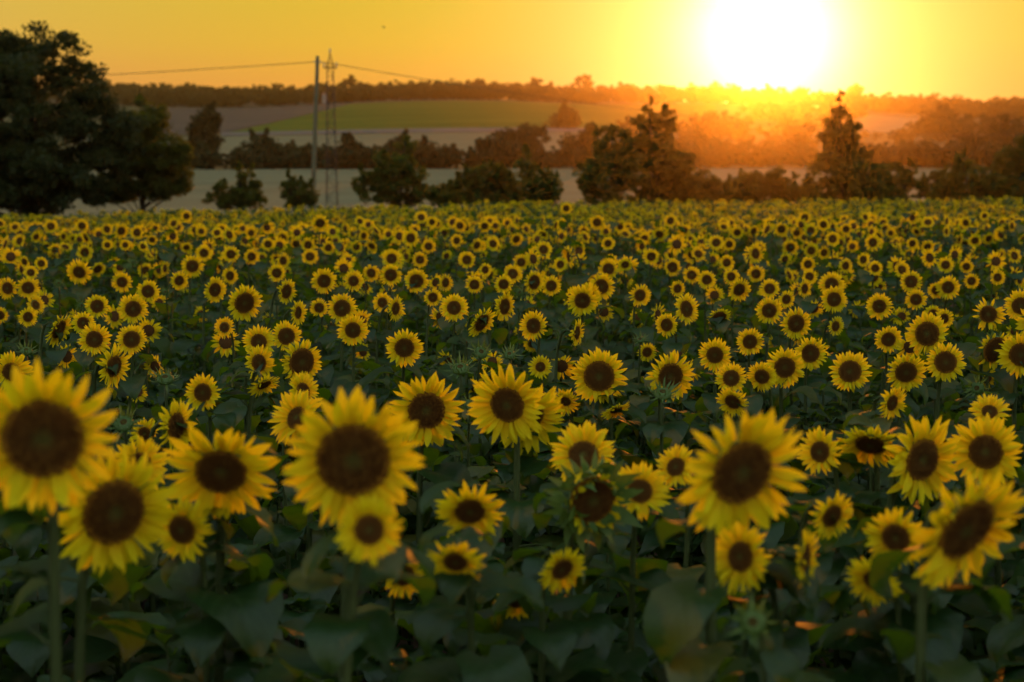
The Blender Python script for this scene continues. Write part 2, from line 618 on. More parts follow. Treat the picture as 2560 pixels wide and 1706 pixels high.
def plant_tree(name, label, cat, px, d, nclump, nleaf, leaf, m, seed, stem_px=None, trunk=.16, group=None, clump=(.25, .6), bushy=False, shoots=6):
    L = px_lobes(px, d, seed)
    cx = sum(l[0] * l[3] for l in L) / sum(l[3] for l in L)
    if stem_px is not None:
        cx = at(stem_px, 400, d)[0]
    base = np.array([cx, d, float(hgt(cx, d)) - .05])
    root = link(name, None)
    root.location = base
    root.empty_display_size = .5
    C, rad = crown_points(L, nclump, seed, *clump)
    rs = np.random.default_rng(seed + 3)                              # upright shoots that roughen the outline
    C2, r2 = [], []
    for _ in range(shoots):
        l = L[int(rs.integers(len(L)))]
        a = rs.uniform(0, 6.28)
        q = rs.uniform(0, .8)
        p = np.array([l[0] + math.cos(a) * q * l[3], l[1] + math.sin(a) * q * l[4], l[2] + l[5] * math.sqrt(1 - q * q) * .92])
        ln = rs.uniform(.4, 1.0) * clump[1] * 1.1
        for k in range(5):
            C2.append(p + np.array([(rs.uniform(-.3, .3) + math.cos(a) * q * .5) * ln * k / 5, 0, ln * k / 4]))
            r2.append(clump[0] * (.9 - .15 * k))
    if C2:
        C, rad = np.concatenate([C, C2]), np.concatenate([rad, r2])
    # trunk and limbs
    rr = np.random.default_rng(seed + 5)
    mb = MB()
    top = max(L, key=lambda l: l[2] + l[5])
    tip = np.array([top[0], top[1], top[2] + top[5] * .5])
    ts = np.linspace(0, 1, 8)
    wob = np.cumsum(rr.normal(0, .05 * trunk / .16, (8, 3)), 0) * np.array([1, 1, 0])
    P = base + np.outer(ts, tip - base) + wob - wob[0]
    hh = tip[2] - base[2]
    mb.tube(P - base, trunk * (1 - .9 * ts) + .012, 8)
    order = rr.permutation(len(C))[:min(len(C), 34 if not bushy else 16)]
    for i in order:
        c = C[i]
        t0 = np.clip(.15 + .7 * (c[2] - base[2]) / max(hh, .1) - .22, .06, .85)
        p0 = base + (tip - base) * t0 + np.array([np.interp(t0, ts, wob[:, 0] - wob[0, 0]), np.interp(t0, ts, wob[:, 1] - wob[0, 1]), 0])
        mid = (p0 + c) / 2 + np.array([0, 0, -.08 * np.linalg.norm(c - p0)])
        w = np.linspace(0, 1, 5)[:, None]
        Q = (1 - w) ** 2 * p0 + 2 * w * (1 - w) * mid + w ** 2 * c
        mb.tube(Q - base, np.linspace(trunk * .38 * (1 - t0) + .012, .008, 5), 5, cap=False)
    link('trunk', mb.data('trunk', MBARK), root)
    V, F = leaf_cloud(C - base, rad, nleaf, leaf, seed + 9)
    link('crown', mesh('crown', V, F, m, smooth=False), root)
    tag(root, label, cat, group)
    return root


EDGE = 'trees and bushes along the far edge of the sunflowers'
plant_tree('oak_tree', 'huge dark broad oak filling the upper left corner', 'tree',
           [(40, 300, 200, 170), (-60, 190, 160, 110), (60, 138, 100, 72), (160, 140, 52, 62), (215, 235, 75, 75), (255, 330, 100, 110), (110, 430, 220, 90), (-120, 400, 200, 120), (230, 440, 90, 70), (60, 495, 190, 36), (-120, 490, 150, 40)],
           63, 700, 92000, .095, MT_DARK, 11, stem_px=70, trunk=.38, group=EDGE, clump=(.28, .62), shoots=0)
plant_tree('round_tree', 'rounded leaning tree with gaps low in its crown, right of the oak', 'tree',
           [(375, 380, 95, 90), (365, 300, 55, 55), (300, 400, 60, 80), (445, 420, 45, 65), (330, 470, 90, 30), (410, 470, 60, 30), (270, 488, 60, 24)],
           66, 240, 30000, .085, MT_MID, 12, stem_px=362, trunk=.14, group=EDGE, clump=(.22, .48))
S = [
    ('sapling_shrub', 'spindly twin spired shrub left of the wooden pole', [(560, 488, 42, 32), (604, 455, 16, 42), (636, 460, 14, 45), (625, 492, 45, 26), (520, 502, 30, 14)], 64, 60, 3600),
    ('low_shrub', 'small leafy bush at the foot of the wooden pole', [(745, 484, 40, 30), (725, 462, 18, 24), (765, 496, 25, 20)], 65, 40, 2600),
    ('broad_bush', 'broad bright green bush with one tall upright shoot', [(985, 432, 62, 58), (1012, 372, 22, 42), (930, 468, 52, 34), (905, 445, 20, 20), (1060, 484, 62, 22), (1030, 440, 40, 45)], 66, 110, 8500),
    ('domed_bush', 'low domed bush between the broad bush and the slim bush', [(1215, 455, 72, 48), (1175, 472, 40, 36), (1250, 440, 35, 35)], 67, 80, 6000),
    ('slim_bush', 'slim double topped bush below the lone hill tree', [(1345, 464, 48, 42), (1312, 415, 20, 42), (1370, 470, 40, 36)], 66, 70, 4600),
    ('full_bush', 'tall full bush leaning on the spiky tree beside the red glow', [(1505, 440, 66, 62), (1530, 365, 52, 52), (1475, 455, 46, 46), (1565, 430, 60, 62)], 68, 110, 8500),
    ('spiky_tree', 'tall ragged tree with several pointed tops left of the sun', [(1614, 292, 24, 44), (1660, 304, 32, 40), (1625, 340, 66, 54), (1640, 410, 92, 66), (1700, 425, 56, 50), (1665, 470, 80, 30)], 70, 190, 13000),
    ('glowing_bush', 'ragged bush lit orange straight below the sun', [(1760, 470, 45, 40), (1800, 480, 40, 26)], 69, 60, 3400),
    ('glowing_bush', 'low wide bush in the orange glow left of the pyramid tree', [(1890, 468, 62, 34), (1935, 450, 30, 40), (1960, 482, 40, 20)], 70, 80, 4600),
    ('pyramid_tree', 'dark pyramid shaped tree with a thin spire right of the sun', [(2099, 245, 8, 30), (2098, 285, 17, 36), (2078, 312, 22, 30), (2130, 315, 24, 32), (2102, 350, 54, 38), (2108, 395, 82, 38), (2110, 435, 104, 36), (2112, 470, 112, 28)], 67, 210, 15000),
    ('edge_bush', 'dim bush just right of the pyramid tree', [(2235, 455, 52, 42), (2200, 480, 40, 22), (2275, 440, 24, 30)], 71, 70, 4200),
    ('edge_bush', 'dark rounded bush near the right end of the field edge', [(2430, 452, 58, 46), (2405, 420, 28, 32), (2480, 465, 40, 34)], 68, 80, 5200),
    ('edge_bush', 'tall dark bush cut by the right edge of the photo', [(2545, 420, 55, 62), (2580, 380, 45, 60), (2530, 470, 45, 30)], 68, 80, 5600),
    ('filler_bush', 'low scrubby bush joining the broad bush to the domed one', [(1110, 488, 50, 20), (1140, 470, 26, 26)], 69, 50, 3000),
    ('filler_bush', 'low scrub between the domed bush and the slim bush', [(1285, 480, 38, 28), (1262, 492, 30, 16)], 70, 40, 2400),
    ('filler_bush', 'small scrub at the foot of the spiky tree', [(1712, 470, 44, 38), (1690, 490, 40, 20)], 71, 50, 3000),
    ('filler_bush', 'small scrub joining the two bushes under the sun', [(1835, 478, 42, 30), (1850, 462, 20, 26)], 71, 50, 2800),
    ('filler_bush', 'scrub touching the left foot of the pyramid tree', [(2000, 474, 44, 34), (2025, 490, 40, 20)], 71, 50, 3000),
    ('filler_bush', 'scrub touching the right foot of the pyramid tree', [(2175, 476, 42, 32), (2195, 450, 24, 30)], 72, 50, 3000),
    ('filler_bush', 'scrub left of the dark rounded bush', [(2380, 468, 40, 36), (2360, 488, 40, 20)], 70, 50, 3000),
    ('filler_bush', 'scrub right of the dark rounded bush', [(2495, 470, 44, 38), (2505, 440, 26, 34)], 71, 50, 3000),
    ('edge_bush', 'small dark bush between the two dark bushes on the right', [(2335, 470, 48, 30), (2360, 450, 24, 26)], 72, 40, 2800),
]
for i, (nm, lab, px, d, nc, nl) in enumerate(S):
    tr = nm.endswith('tree')
    px = px + [(sum(p[0] for p in px) / len(px), 500, .75 * max(p[2] for p in px) + 12, 22)]
    plant_tree(nm, lab, 'tree' if tr else 'bush', px, d, int(nc * 2.8), int(nl * 2.3), .075, MT_MID, 30 + i, trunk=.11 if tr else .05, group=EDGE, clump=(.10, .29), bushy=not tr, shoots=0 if nm == 'pyramid_tree' else 7)
VAL = 'trees of the valley hedge'
Mh = [
    ('valley_tree', 'tall pale grey twin crowned tree in the valley right of the round tree', [(520, 305, 34, 28), (508, 345, 42, 40)], 300, 70, 4200),
    ('valley_tree', 'dark low tree at the foot of the twin crowned valley tree', [(505, 392, 44, 30), (470, 402, 35, 26)], 238, 60, 3000),
    ('valley_tree', 'dark humped valley tree left of the pole', [(648, 372, 38, 30), (640, 402, 55, 26), (690, 395, 38, 30)], 236, 80, 4400),
    ('valley_tree', 'low valley tree just behind the pole', [(752, 400, 45, 26), (790, 405, 35, 26)], 240, 60, 3000),
    ('valley_tree', 'pointed valley tree behind the lattice pylon', [(868, 385, 32, 38), (850, 410, 50, 26), (905, 408, 35, 24)], 234, 70, 3800),
    ('valley_tree', 'wide sloping valley tree behind the broad bush', [(1045, 388, 62, 34), (1085, 408, 50, 26), (1000, 380, 34, 36)], 238, 80, 4600),
    ('valley_tree', 'large dark valley tree with a double hump in the middle', [(1325, 352, 50, 36), (1265, 372, 55, 44), (1300, 400, 90, 36), (1210, 395, 40, 32)], 232, 130, 7600),
    ('valley_tree', 'dim valley tree right of the double humped one', [(1440, 380, 50, 44), (1470, 360, 36, 34), (1420, 410, 50, 26)], 244, 90, 4600),
    ('valley_tree', 'valley tree behind the spiky tree under the sun', [(1745, 385, 85, 46), (1810, 400, 60, 36), (1690, 400, 60, 40)], 250, 110, 6000),
    ('valley_tree', 'valley tree in the glow left of the pyramid tree', [(1930, 400, 80, 40), (2000, 410, 60, 34)], 252, 90, 5000),
    ('valley_tree', 'dark valley tree right of the pyramid tree', [(2215, 412, 60, 30), (2270, 400, 40, 30)], 246, 80, 4400),
    ('valley_tree', 'dark wide valley tree toward the right edge', [(2360, 405, 70, 34), (2420, 395, 45, 36)], 244, 90, 5000),
    ('valley_tree', 'tall dark valley tree at the right edge', [(2520, 365, 60, 60), (2470, 395, 50, 40)], 300, 90, 5200),
    ('hill_tree', 'lone round tree standing on the green hillside', [(1413, 303, 32, 30), (1402, 318, 28, 20)], 500, 50, 2600),
    ('hill_tree', 'dark pyramid shaped clump between two pale hillside fields on the right', [(2350, 305, 50, 34), (2340, 330, 75, 24)], 460, 80, 3600),
]
for i, (nm, lab, px, d, nc, nl) in enumerate(Mh):
    plant_tree(nm, lab, 'tree', px, d, int(nc * 1.5), int(nl * 1.8), .0013 * d, MT_FAR, 70 + i, trunk=.2, group=VAL, clump=(.006 * d * .5, .006 * d), bushy=True)
for i, (lab, px, d) in enumerate([('round tree standing clear of the ridge line left of the sun', [(1460, 207, 26, 14)], 985), ('small tuft of a tree on the ridge right of the pylon', [(878, 206, 12, 9), (860, 210, 9, 7)], 985), ('tiny tree breaking the ridge line in the middle', [(1336, 210, 9, 8)], 985), ('flat topped tree on the ridge above the broad bush', [(1195, 215, 24, 9)], 985), ('low tree on the ridge right of the pyramid tree', [(2140, 226, 22, 9)], 985)]):
    plant_tree('ridge_tree', lab, 'tree', px, d, 30, 1200, .9, MT_FAR, 110 + i, trunk=.3, group='trees on the skyline', clump=(1.0, 2.2), bushy=True)

# woods on the ridge and on the right-hand slope: one mass each
def woods(name, label, areas, m, seed):
    r = np.random.default_rng(seed)
    Vs, Fs, n = [], [], 0
    for (x0, x1, d0, d1, cnt, h0, h1) in areas:
        for _ in range(cnt):
            d = r.uniform(d0, d1)
            x = (r.uniform(x0, x1) - CX) / FPX * d
            z = float(hgt(x, d))
            h = r.uniform(h0, h1)
            w = h * r.uniform(.42, .7)
            L = [(x + r.uniform(-.4, .4) * w, d + r.uniform(-.4, .4) * w, z + h * .5 + r.uniform(-.1, .25) * h, w * .75, w * .75, h * .38) for _ in range(3)] + [(x, d, z + h * .3, w, w, h * .33)]
            C, rad = crown_points(L, 14, int(r.integers(1 << 30)), .08 * h, .2 * h)
            V, F = leaf_cloud(C, rad, 260, .10 * h, int(r.integers(1 << 30)))
            Vs.append(V)
            Fs.append(np.arange(len(V)).reshape(-1, 4) + n)
            n += len(V)
    o = link(name, mesh(name, np.concatenate(Vs), np.concatenate(Fs).tolist(), m, smooth=False))
    return tag(o, label, 'woodland', kind='stuff')


woods('woodland', 'long dark wood running along the ridge under the sunset sky',
      [(-250, 1500, 815, 985, 330, 8, 11), (1500, 2800, 800, 985, 260, 8, 11), (-250, 2800, 985, 1010, 150, 8, 11.5), (300, 1500, 806, 820, 150, 6, 9), (200, 1500, 985, 1005, 110, 9, 11)], MT_FAR, 201)
woods('woodland', 'scattered dark trees covering the right slope between pale fields',
      [(2080, 2800, 735, 800, 60, 7, 10), (2420, 2800, 640, 735, 26, 7, 9), (1850, 2150, 560, 800, 40, 6, 9), (2500, 2800, 320, 560, 22, 5, 7), (2090, 2330, 380, 460, 22, 2, 3), (1560, 2080, 300, 470, 40, 5, 8), (2330, 2480, 385, 450, 14, 5, 7)], MT_FAR, 202)
woods('hedge', 'continuous dark hedge along the far side of the pale wheat',
      [(430, 1480, 229, 236, 120, 2.2, 3.6), (1480, 2750, 230, 240, 120, 2.5, 4.2)], MT_FAR, 203)

# ------------------------------------------------------------------ pole, pylon, wires
pb = at(783, 470, 69.0)
pt = at(794, 141, 69.0)
pz = float(hgt(pb[0], 69.0))
base = pb + (pb - pt) * ((pb[2] - pz) / (pt[2] - pb[2]))
base[2] = pz - .1
pole = link('utility_pole', None)
pole.location = base
tag(pole, 'weathered wooden utility pole leaning slightly left of the lattice pylon', 'pole')
mb = MB()
ts = np.linspace(0, 1, 9)
mb.tube(np.outer(ts, pt - base), .125 - .04 * ts, 12)
link('shaft', mb.data('shaft', MWOODPOLE), pole)
mb = MB()
q = pt - base + np.array([0, -.1, -.27])
mb.tube([q, q + np.array([0, .2, 0])], [.018, .018], 8)
link('through_bolt', mb.data('through_bolt', MSTEEL), pole)
for s in (-1, 1):
    mb = MB()
    c = q + np.array([s * .13, -.02, 0])
    mb.tube([c + np.array([-s * .05, 0, 0]), c, c + np.array([s * .06, 0, 0])], [.028, .05, .03], 10)
    link('insulator', mb.data('insulator', MPORC), pole)


def wire(name, label, a, b, sag, group):
    t = np.linspace(0, 1, 41)[:, None]
    P = a * (1 - t) + b * t - np.array([0, 0, 1.0]) * 4 * sag * t * (1 - t)
    mb = MB()
    mb.tube(P - a, np.full(41, .016), 6)
    o = link(name, mb.data(name, MWIRE))
    o.location = a
    return tag(o, label, 'cable', group)


wa = q + base
wire('power_cable', 'thin cable from the pole top to the dark oak', wa + np.array([-.19, 0, 0]), at(-420, 216, 74), .12, 'cables on the wooden pole')
wire('power_cable', 'thin cable sagging from the pole top down to the right', wa + np.array([.19, 0, 0]), at(2850, 318, 150), 1.9, 'cables on the wooden pole')

PYD = 122.0
pyt = at(832, 138, PYD)
pg = float(hgt(pyt[0], PYD))
py = link('lattice_pylon', None)
py.location = (pyt[0], PYD, pg)
tag(py, 'slender steel lattice pylon with a small pointed head behind the pole', 'pylon')
Hh = pyt[2] - pg
hb, ht = .44, .24
for sx in (-1, 1):
    for sy in (-1, 1):
        mb = MB()
        mb.tube([(sx * hb, sy * hb, -.1), (sx * ht, sy * ht, Hh - 1.1)], [.028, .024], 6)
        link('leg', mb.data('leg', MSTEEL), py)
mb = MB()
n = 15
for i in range(n):
    z0, z1 = (Hh - 1.1) * i / n, (Hh - 1.1) * (i + 1) / n
    w0, w1 = hb + (ht - hb) * i / n, hb + (ht - hb) * (i + 1) / n
    s = 1 if i % 2 else -1
    for (a, b) in (((-s * w0, -w0), (s * w1, -w1)), ((-s * w0, w0), (s * w1, w1)), ((-w0, -s * w0), (-w1, s * w1)), ((w0, -s * w0), (w1, s * w1))):
        mb.tube([(*a, z0), (*b, z1)], [.013, .013], 5)
    for (a, b) in (((-w1, -w1), (w1, -w1)), ((-w1, w1), (w1, w1))):
        mb.tube([(*a, z1), (*b, z1)], [.012, .012], 5)
tag(link('bracing', mb.data('bracing', MSTEEL), py), kind='stuff')
mb = MB()
for sx in (-1, 1):
    for sy in (-1, 1):
        mb.tube([(sx * ht, sy * ht, Hh - 1.1), (0, 0, Hh)], [.045, .03], 5)
mb.tube([(-.55, 0, Hh - 1.15), (.55, 0, Hh - 1.15)], [.05, .05], 6)
link('head_frame', mb.data('head_frame', MSTEEL), py)
for x in (-.5, 0, .5):
    mb = MB()
    zz = Hh - 1.12 if x else Hh
    mb.tube([(x, 0, zz), (x, 0, zz + .12), (x, 0, zz + .2), (x, 0, zz + .32), (x, 0, zz + .4)], [.04, .10, .05, .10, .03], 8)
    link('insulator', mb.data('insulator', MPORC), py)

# white tower at the wood's edge, and a bird
tw = np.array([(816 - CX) / FPX * 803, 803.0])
tz = float(hgt(*tw))
tower = link('farm_tower', None)
tower.location = (tw[0], tw[1], tz)
tag(tower, 'tiny white tower against the ridge wood beside the pylon', 'tower')
mb = MB()
mb.box((0, 0, 2.4), (1.0, 1.0, 2.6))
link('wall', mb.data('wall', MWHITE, False), tower)
mb = MB()
mb.add([(-1.3, -1.3, 5), (1.3, -1.3, 5), (1.3, 1.3, 5), (-1.3, 1.3, 5), (0, 0, 6.1)], [(0, 1, 4), (1, 2, 4), (2, 3, 4), (3, 0, 4), (3, 2, 1, 0)])
link('roof', mb.data('roof', MTILE, False), tower)
bp_ = at(959, 69, 190)
bird = link('bird', None)
bird.location = bp_
mb = MB()
mb.tube([(-.26, 0, .0), (-.16, 0, .01), (0, 0, 0), (.13, 0, .02), (.20, 0, .05), (.26, 0, .04)], [.05, .02, .06, .05, .035, .006], 8)
link('body', mb.data('body', MFEATHER), bird)
for s in (-1, 1):
    mb = MB()
    V = []
    for k, (y, z, c0, c1) in enumerate([(0, .02, -.07, .08), (.14, .12, -.08, .07), (.28, .12, -.10, .03), (.42, .06, -.12, -.08)]):
        V += [(c1, s * y, z), (c0, s * y, z), (c1, s * y, z - .012), (c0, s * y, z - .012)]
    F = []
    for k in range(3):
        a = 4 * k
        F += [(a, a + 4, a + 5, a + 1), (a + 2, a + 3, a + 7, a + 6), (a, a + 2, a + 6, a + 4), (a + 1, a + 5, a + 7, a + 3)]
    mb.add(V, F)
    link('wing', mb.data('wing', MFEATHER), bird)
tag(bird, 'tiny bird flying high in the yellow sky', 'bird')

# ------------------------------------------------------------------ sunflower pieces (shared meshes)
def leaf_data(name, seed, nu=9, nv=7, petiole=True):
    r = np.random.default_rng(seed)
    wmax = r.uniform(.40, .50)
    droop = r.uniform(.9, 2.5)
    fold = r.uniform(.05, .38)
    wavp, wava = r.uniform(0, 6), r.uniform(.03, .085)
    twist = r.uniform(-.35, .35)
    side = r.uniform(-.12, .12)
    pl = r.uniform(.22, .42)
    rise = r.uniform(.2, .85)
    prof_t = [0, .06, .18, .32, .5, .7, .86, .95, 1.0]
    prof_w = [.34, .72, .97, 1.0, .86, .55, .26, .10, .0]
    V, U = [], []
    px, pz, ang = pl * math.cos(rise), pl * math.sin(rise), rise * .55
    last = 0
    for i in range(nu):
        t = i / (nu - 1)
        st = t - last
        last = t
        ang -= st * droop
        px += math.cos(ang) * st
        pz += math.sin(ang) * st
        w = wmax * np.interp(t, prof_t, prof_w) * (1 + .05 * r.normal())
        for j in range(nv):
            s = -1 + 2 * j / (nv - 1)
            y = s * w
            back = -.17 * (1 - t) ** 3 * abs(s) ** 1.3               # heart-shaped base
            nz = abs(y) * fold + wava * math.sin(wavp + 9 * t + 2.5 * s) * abs(s) ** 1.5 - .55 * fold * y * y / wmax + twist * y * t + .012 * r.normal() * abs(s)
            V.append((px + back - math.sin(ang) * nz, y + side * t * t, pz + math.cos(ang) * nz))
            U.append((t, s))
    mb = MB()
    mb.add(V, grid_faces(nu, nv), U)
    if petiole:
        q = np.linspace(0, 1, 5)[:, None]
        e = np.array([pl * math.cos(rise), 0, pl * math.sin(rise)])
        P = q * e + np.array([0, 0, 1]) * .05 * q * (1 - q)
        mb.tube(P, np.linspace(.022, .014, 5), 5, m=1)
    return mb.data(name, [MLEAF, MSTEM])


def petal_grid(seed, nu=7, nv=5):
    r = np.random.default_rng(seed)
    bend, cup, side, tw = r.uniform(-.55, .75), r.uniform(.3, .9), r.uniform(-.16, .16), r.uniform(-.5, .5)
    W = r.uniform(.12, .165)
    V, U = [], []
    px = pz = 0.0
    for i in range(nu):
        t = i / (nu - 1)
        if i:
            a = bend * (t - .25)
            px += math.cos(a) / (nu - 1)
            pz += math.sin(a) / (nu - 1)
        w = W * np.interp(t, [0, .12, .3, .5, .7, .85, .94, 1], [.5, .78, .98, 1, .84, .52, .25, .03])
        for j in range(nv):
            s = -1 + 2 * j / (nv - 1)
            y = s * w
            z = cup * (y * y / W) * (1 - .4 * t) + tw * y * t + .006 * math.cos(s * 9)
            V.append((px, y + side * t * t, pz + z))
            U.append((t, s))
    return np.array(V), grid_faces(nu, nv), np.array(U)


PG = [petal_grid(400 + i) for i in range(8)]
PGL = [petal_grid(400 + i, 4, 3) for i in range(8)]
PETALS = [mesh('petal', v, f, MP, uv=u) for v, f, u in PG]
LEAVES = [leaf_data('leaf', 300 + i) for i in range(14)]
BRACT_V = None


def bract_geo(L, W, curl):
    V, U = [], []
    px = pz = 0
    for i in range(5):
        t = i / 4
        if i:
            a = curl * (t - .2)
            px += math.cos(a) * L / 4
            pz += math.sin(a) * L / 4
        w = W * [.8, 1, .7, .3, .02][i]
        V += [(px, -w, pz + .15 * w), (px, 0, pz), (px, w, pz + .15 * w)]
        U += [(t, -1), (t, 0), (t, 1)]
    return np.array(V), grid_faces(5, 3), np.array(U)


def xf(V, M):
    V = np.asarray(V, float)
    m = np.array(M)
    return V @ m[:3, :3].T + m[:3, 3]


def petal_M(a, tilt, roll, L, w, r0=.92, z=0.0):
    return Matrix.Rotation(a, 4, 'Z') @ Matrix.Translation((r0, 0, z)) @ Matrix.Rotation(-tilt, 4, 'Y') @ Matrix.Rotation(roll, 4, 'X') @ Matrix.Diagonal((L, L * w, L, 1))


def disc_data(name, seed, florets=260, rings=7, k=28):
    """dark floret disc with its green receptacle behind; radius 1, faces +Z"""
    r = np.random.default_rng(seed)
    mb = MB()
    V, dome = [], r.uniform(.10, .2)
    dip = r.uniform(.03, .12)

    def zz(q):
        return dome * (1 - q ** 2.5) - dip * math.exp(-(q / .3) ** 2)
    V.append((0, 0, zz(0)))
    for i in range(1, rings + 1):
        q = i / rings
        for j in range(k):
            a = 2 * math.pi * j / k
            V.append((q * math.cos(a), q * math.sin(a), zz(q) + r.normal() * .006))
    F = [(0, 1 + j, 1 + (j + 1) % k) for j in range(k)]
    for i in range(rings - 1):
        b, c = 1 + i * k, 1 + (i + 1) * k
        F += [(b + j, c + j, c + (j + 1) % k, b + (j + 1) % k) for j in range(k)]
    mb.add(V, F, m=0)
    for f in range(florets):                                          # florets in a spiral
        q = math.sqrt((f + .5) / florets) * .985
        a = f * 2.39996
        s = .036 + .026 * q
        h = (.05 + .09 * q ** 3) * r.uniform(.6, 1.4)
        c = np.array([q * math.cos(a), q * math.sin(a), zz(q) - .005])
        e1, e2 = np.array([math.cos(a), math.sin(a), 0]), np.array([-math.sin(a), math.cos(a), 0])
        mb.add([c + e1 * s, c + e2 * s, c - e1 * s, c - e2 * s, c + np.array([0, 0, h]) + e1 * .01], [(0, 1, 4), (1, 2, 4), (2, 3, 4), (3, 0, 4)], m=2 if q > .84 and r.random() < .55 else 3 if r.random() < .38 else 0)
    V = []
    for q, z in ((1.0, 0), (1.04, -.10), (.9, -.24), (.55, -.36), (.2, -.42)):
        V += [(q * math.cos(2 * math.pi * j / k), q * math.sin(2 * math.pi * j / k), z) for j in range(k)]
    F = [(i * k + (j + 1) % k, (i + 1) * k + (j + 1) % k, (i + 1) * k + j, i * k + j) for i in range(4) for j in range(k)] + [tuple(4 * k + j for j in range(k))]
    mb.add(V, F, m=1)
    return mb.data(name, [MDISC, MCALYX, MPOLLEN, MFLORET])


DISCS = [disc_data('flower_head', 500 + i) for i in range(4)]
DISCS_LO = [disc_data('flower_head', 520 + i, 60, 4, 16) for i in range(3)]


def calyx_data(seed, n=22, L=.62):
    r = np.random.default_rng(seed)
    mb = MB()
    for i in range(n):
        a = 2 * math.pi * (i + r.uniform(-.25, .25)) / n
        v, f, u = bract_geo(L * r.uniform(.8, 1.2), .13, r.uniform(-.9, .5))
        mb.add(xf(v, petal_M(a, r.uniform(-.75, .1), 0, 1, 1, .98, -.12)), f, u)
    return mb.data('calyx', [MCALYX])


CALYX = [calyx_data(540 + i) for i in range(4)]


def ring_spec(r, n):
    sp = []
    for i in range(n):
        lay = i % 2
        a = 2 * math.pi * (i + r.uniform(-.35, .35)) / n
        tilt = R(r.uniform(-10, 22)) if lay else R(r.uniform(6, 40))
        sp.append((a, tilt, r.uniform(-.45, .45), r.uniform(.84, 1.12), r.uniform(.85, 1.2), .90 + .05 * lay, -.03 - .05 * lay, int(r.integers(8))))
    return sp


def ring_data(name, seed, L=1.0, n=40, lo=False):
    r = np.random.default_rng(seed)
    mb = MB()
    for (a, tilt, roll, l, w, r0, z, k) in ring_spec(r, n):
        v, f, u = (PGL if lo else PG)[k]
        mb.add(xf(v, petal_M(a, tilt, roll, L * l, w, r0, z)), f, u)
    return mb.data(name, [MP])


RINGS = [ring_data('petals', 560 + i) for i in range(6)]
BRACTS = [mesh('bract', *bract_geo(1.0, .085, c)[:2], MCALYX) for c in (-.6, .2, .9, 1.5)]


def bud_core(seed):
    r = np.random.default_rng(seed)
    mb = MB()
    k = 16
    prof = [(.25, -.55), (.7, -.42), (.98, -.12), (.95, .12), (.7, .30), (.35, .34), (.05, .28)]
    V = [(q * math.cos(2 * math.pi * j / k), q * math.sin(2 * math.pi * j / k), z + r.normal() * .01) for q, z in prof for j in range(k)]
    F = [(i * k + j, i * k + (j + 1) % k, (i + 1) * k + (j + 1) % k, (i + 1) * k + j) for i in range(len(prof) - 1) for j in range(k)]
    mb.add(V, F + [tuple((len(prof) - 1) * k + j for j in range(k))], m=0)
    mb.M = [0 if i < 5 * k else 1 for i in range(len(mb.M))]
    return mb.data('bud', [MCALYX, MDISC])


BUDS = [bud_core(600 + i) for i in range(3)]


def bud_spec(r, n):
    sp = []
    for i in range(n):
        row = i % 3
        a = 2 * math.pi * i / n * 1.0 + r.uniform(-.2, .2)
        el = [R(r.uniform(-10, 30)), R(r.uniform(25, 60)), R(r.uniform(50, 85))][row]
        sp.append((a, el, r.uniform(.85, 1.6) * (1.15 if row < 2 else .9), [.98, .92, .72][row], [-.15, .05, .22][row], int(r.integers(4))))
    return sp


def bract_M(a, el, L, r0, z):
    return Matrix.Rotation(a, 4, 'Z') @ Matrix.Translation((r0, 0, z)) @ Matrix.Rotation(-el, 4, 'Y') @ Matrix.Diagonal((L, L, L, 1))


def bud_bracts(seed, n=30):
    r = np.random.default_rng(seed)
    mb = MB()
    for (a, el, L, r0, z, k) in bud_spec(r, n):
        v, f, u = bract_geo(1.0, .085, (-.6, .2, .9, 1.5)[k])
        mb.add(xf(v, bract_M(a, el, L, r0, z)), f, u)
    return mb.data('bracts', [MCALYX])


BUDB = [bud_bracts(620 + i) for i in range(3)]


def nvec(yaw, pitch):
    y, p = R(yaw), R(pitch)
    return np.array([math.sin(y) * math.cos(p), -math.cos(y) * math.cos(p), math.sin(p)])


def stem_curve(base, P, n, back, seed, k=11):
    """from the ground up and over into the back of the head"""
    r = np.random.default_rng(seed)
    a = P - n * back
    hh = a[2] - base[2]
    p1 = base + np.array([r.uniform(-.05, .05), r.uniform(-.05, .05), hh * .62])
    lift = .10 if n[2] < .6 else -.04
    p2 = a - n * .17 + np.array([0, 0, lift - .10 * max(n[2], 0)])
    t = np.linspace(0, 1, k)[:, None]
    return (1 - t) ** 3 * base + 3 * t * (1 - t) ** 2 * p1 + 3 * t * t * (1 - t) * p2 + t ** 3 * a


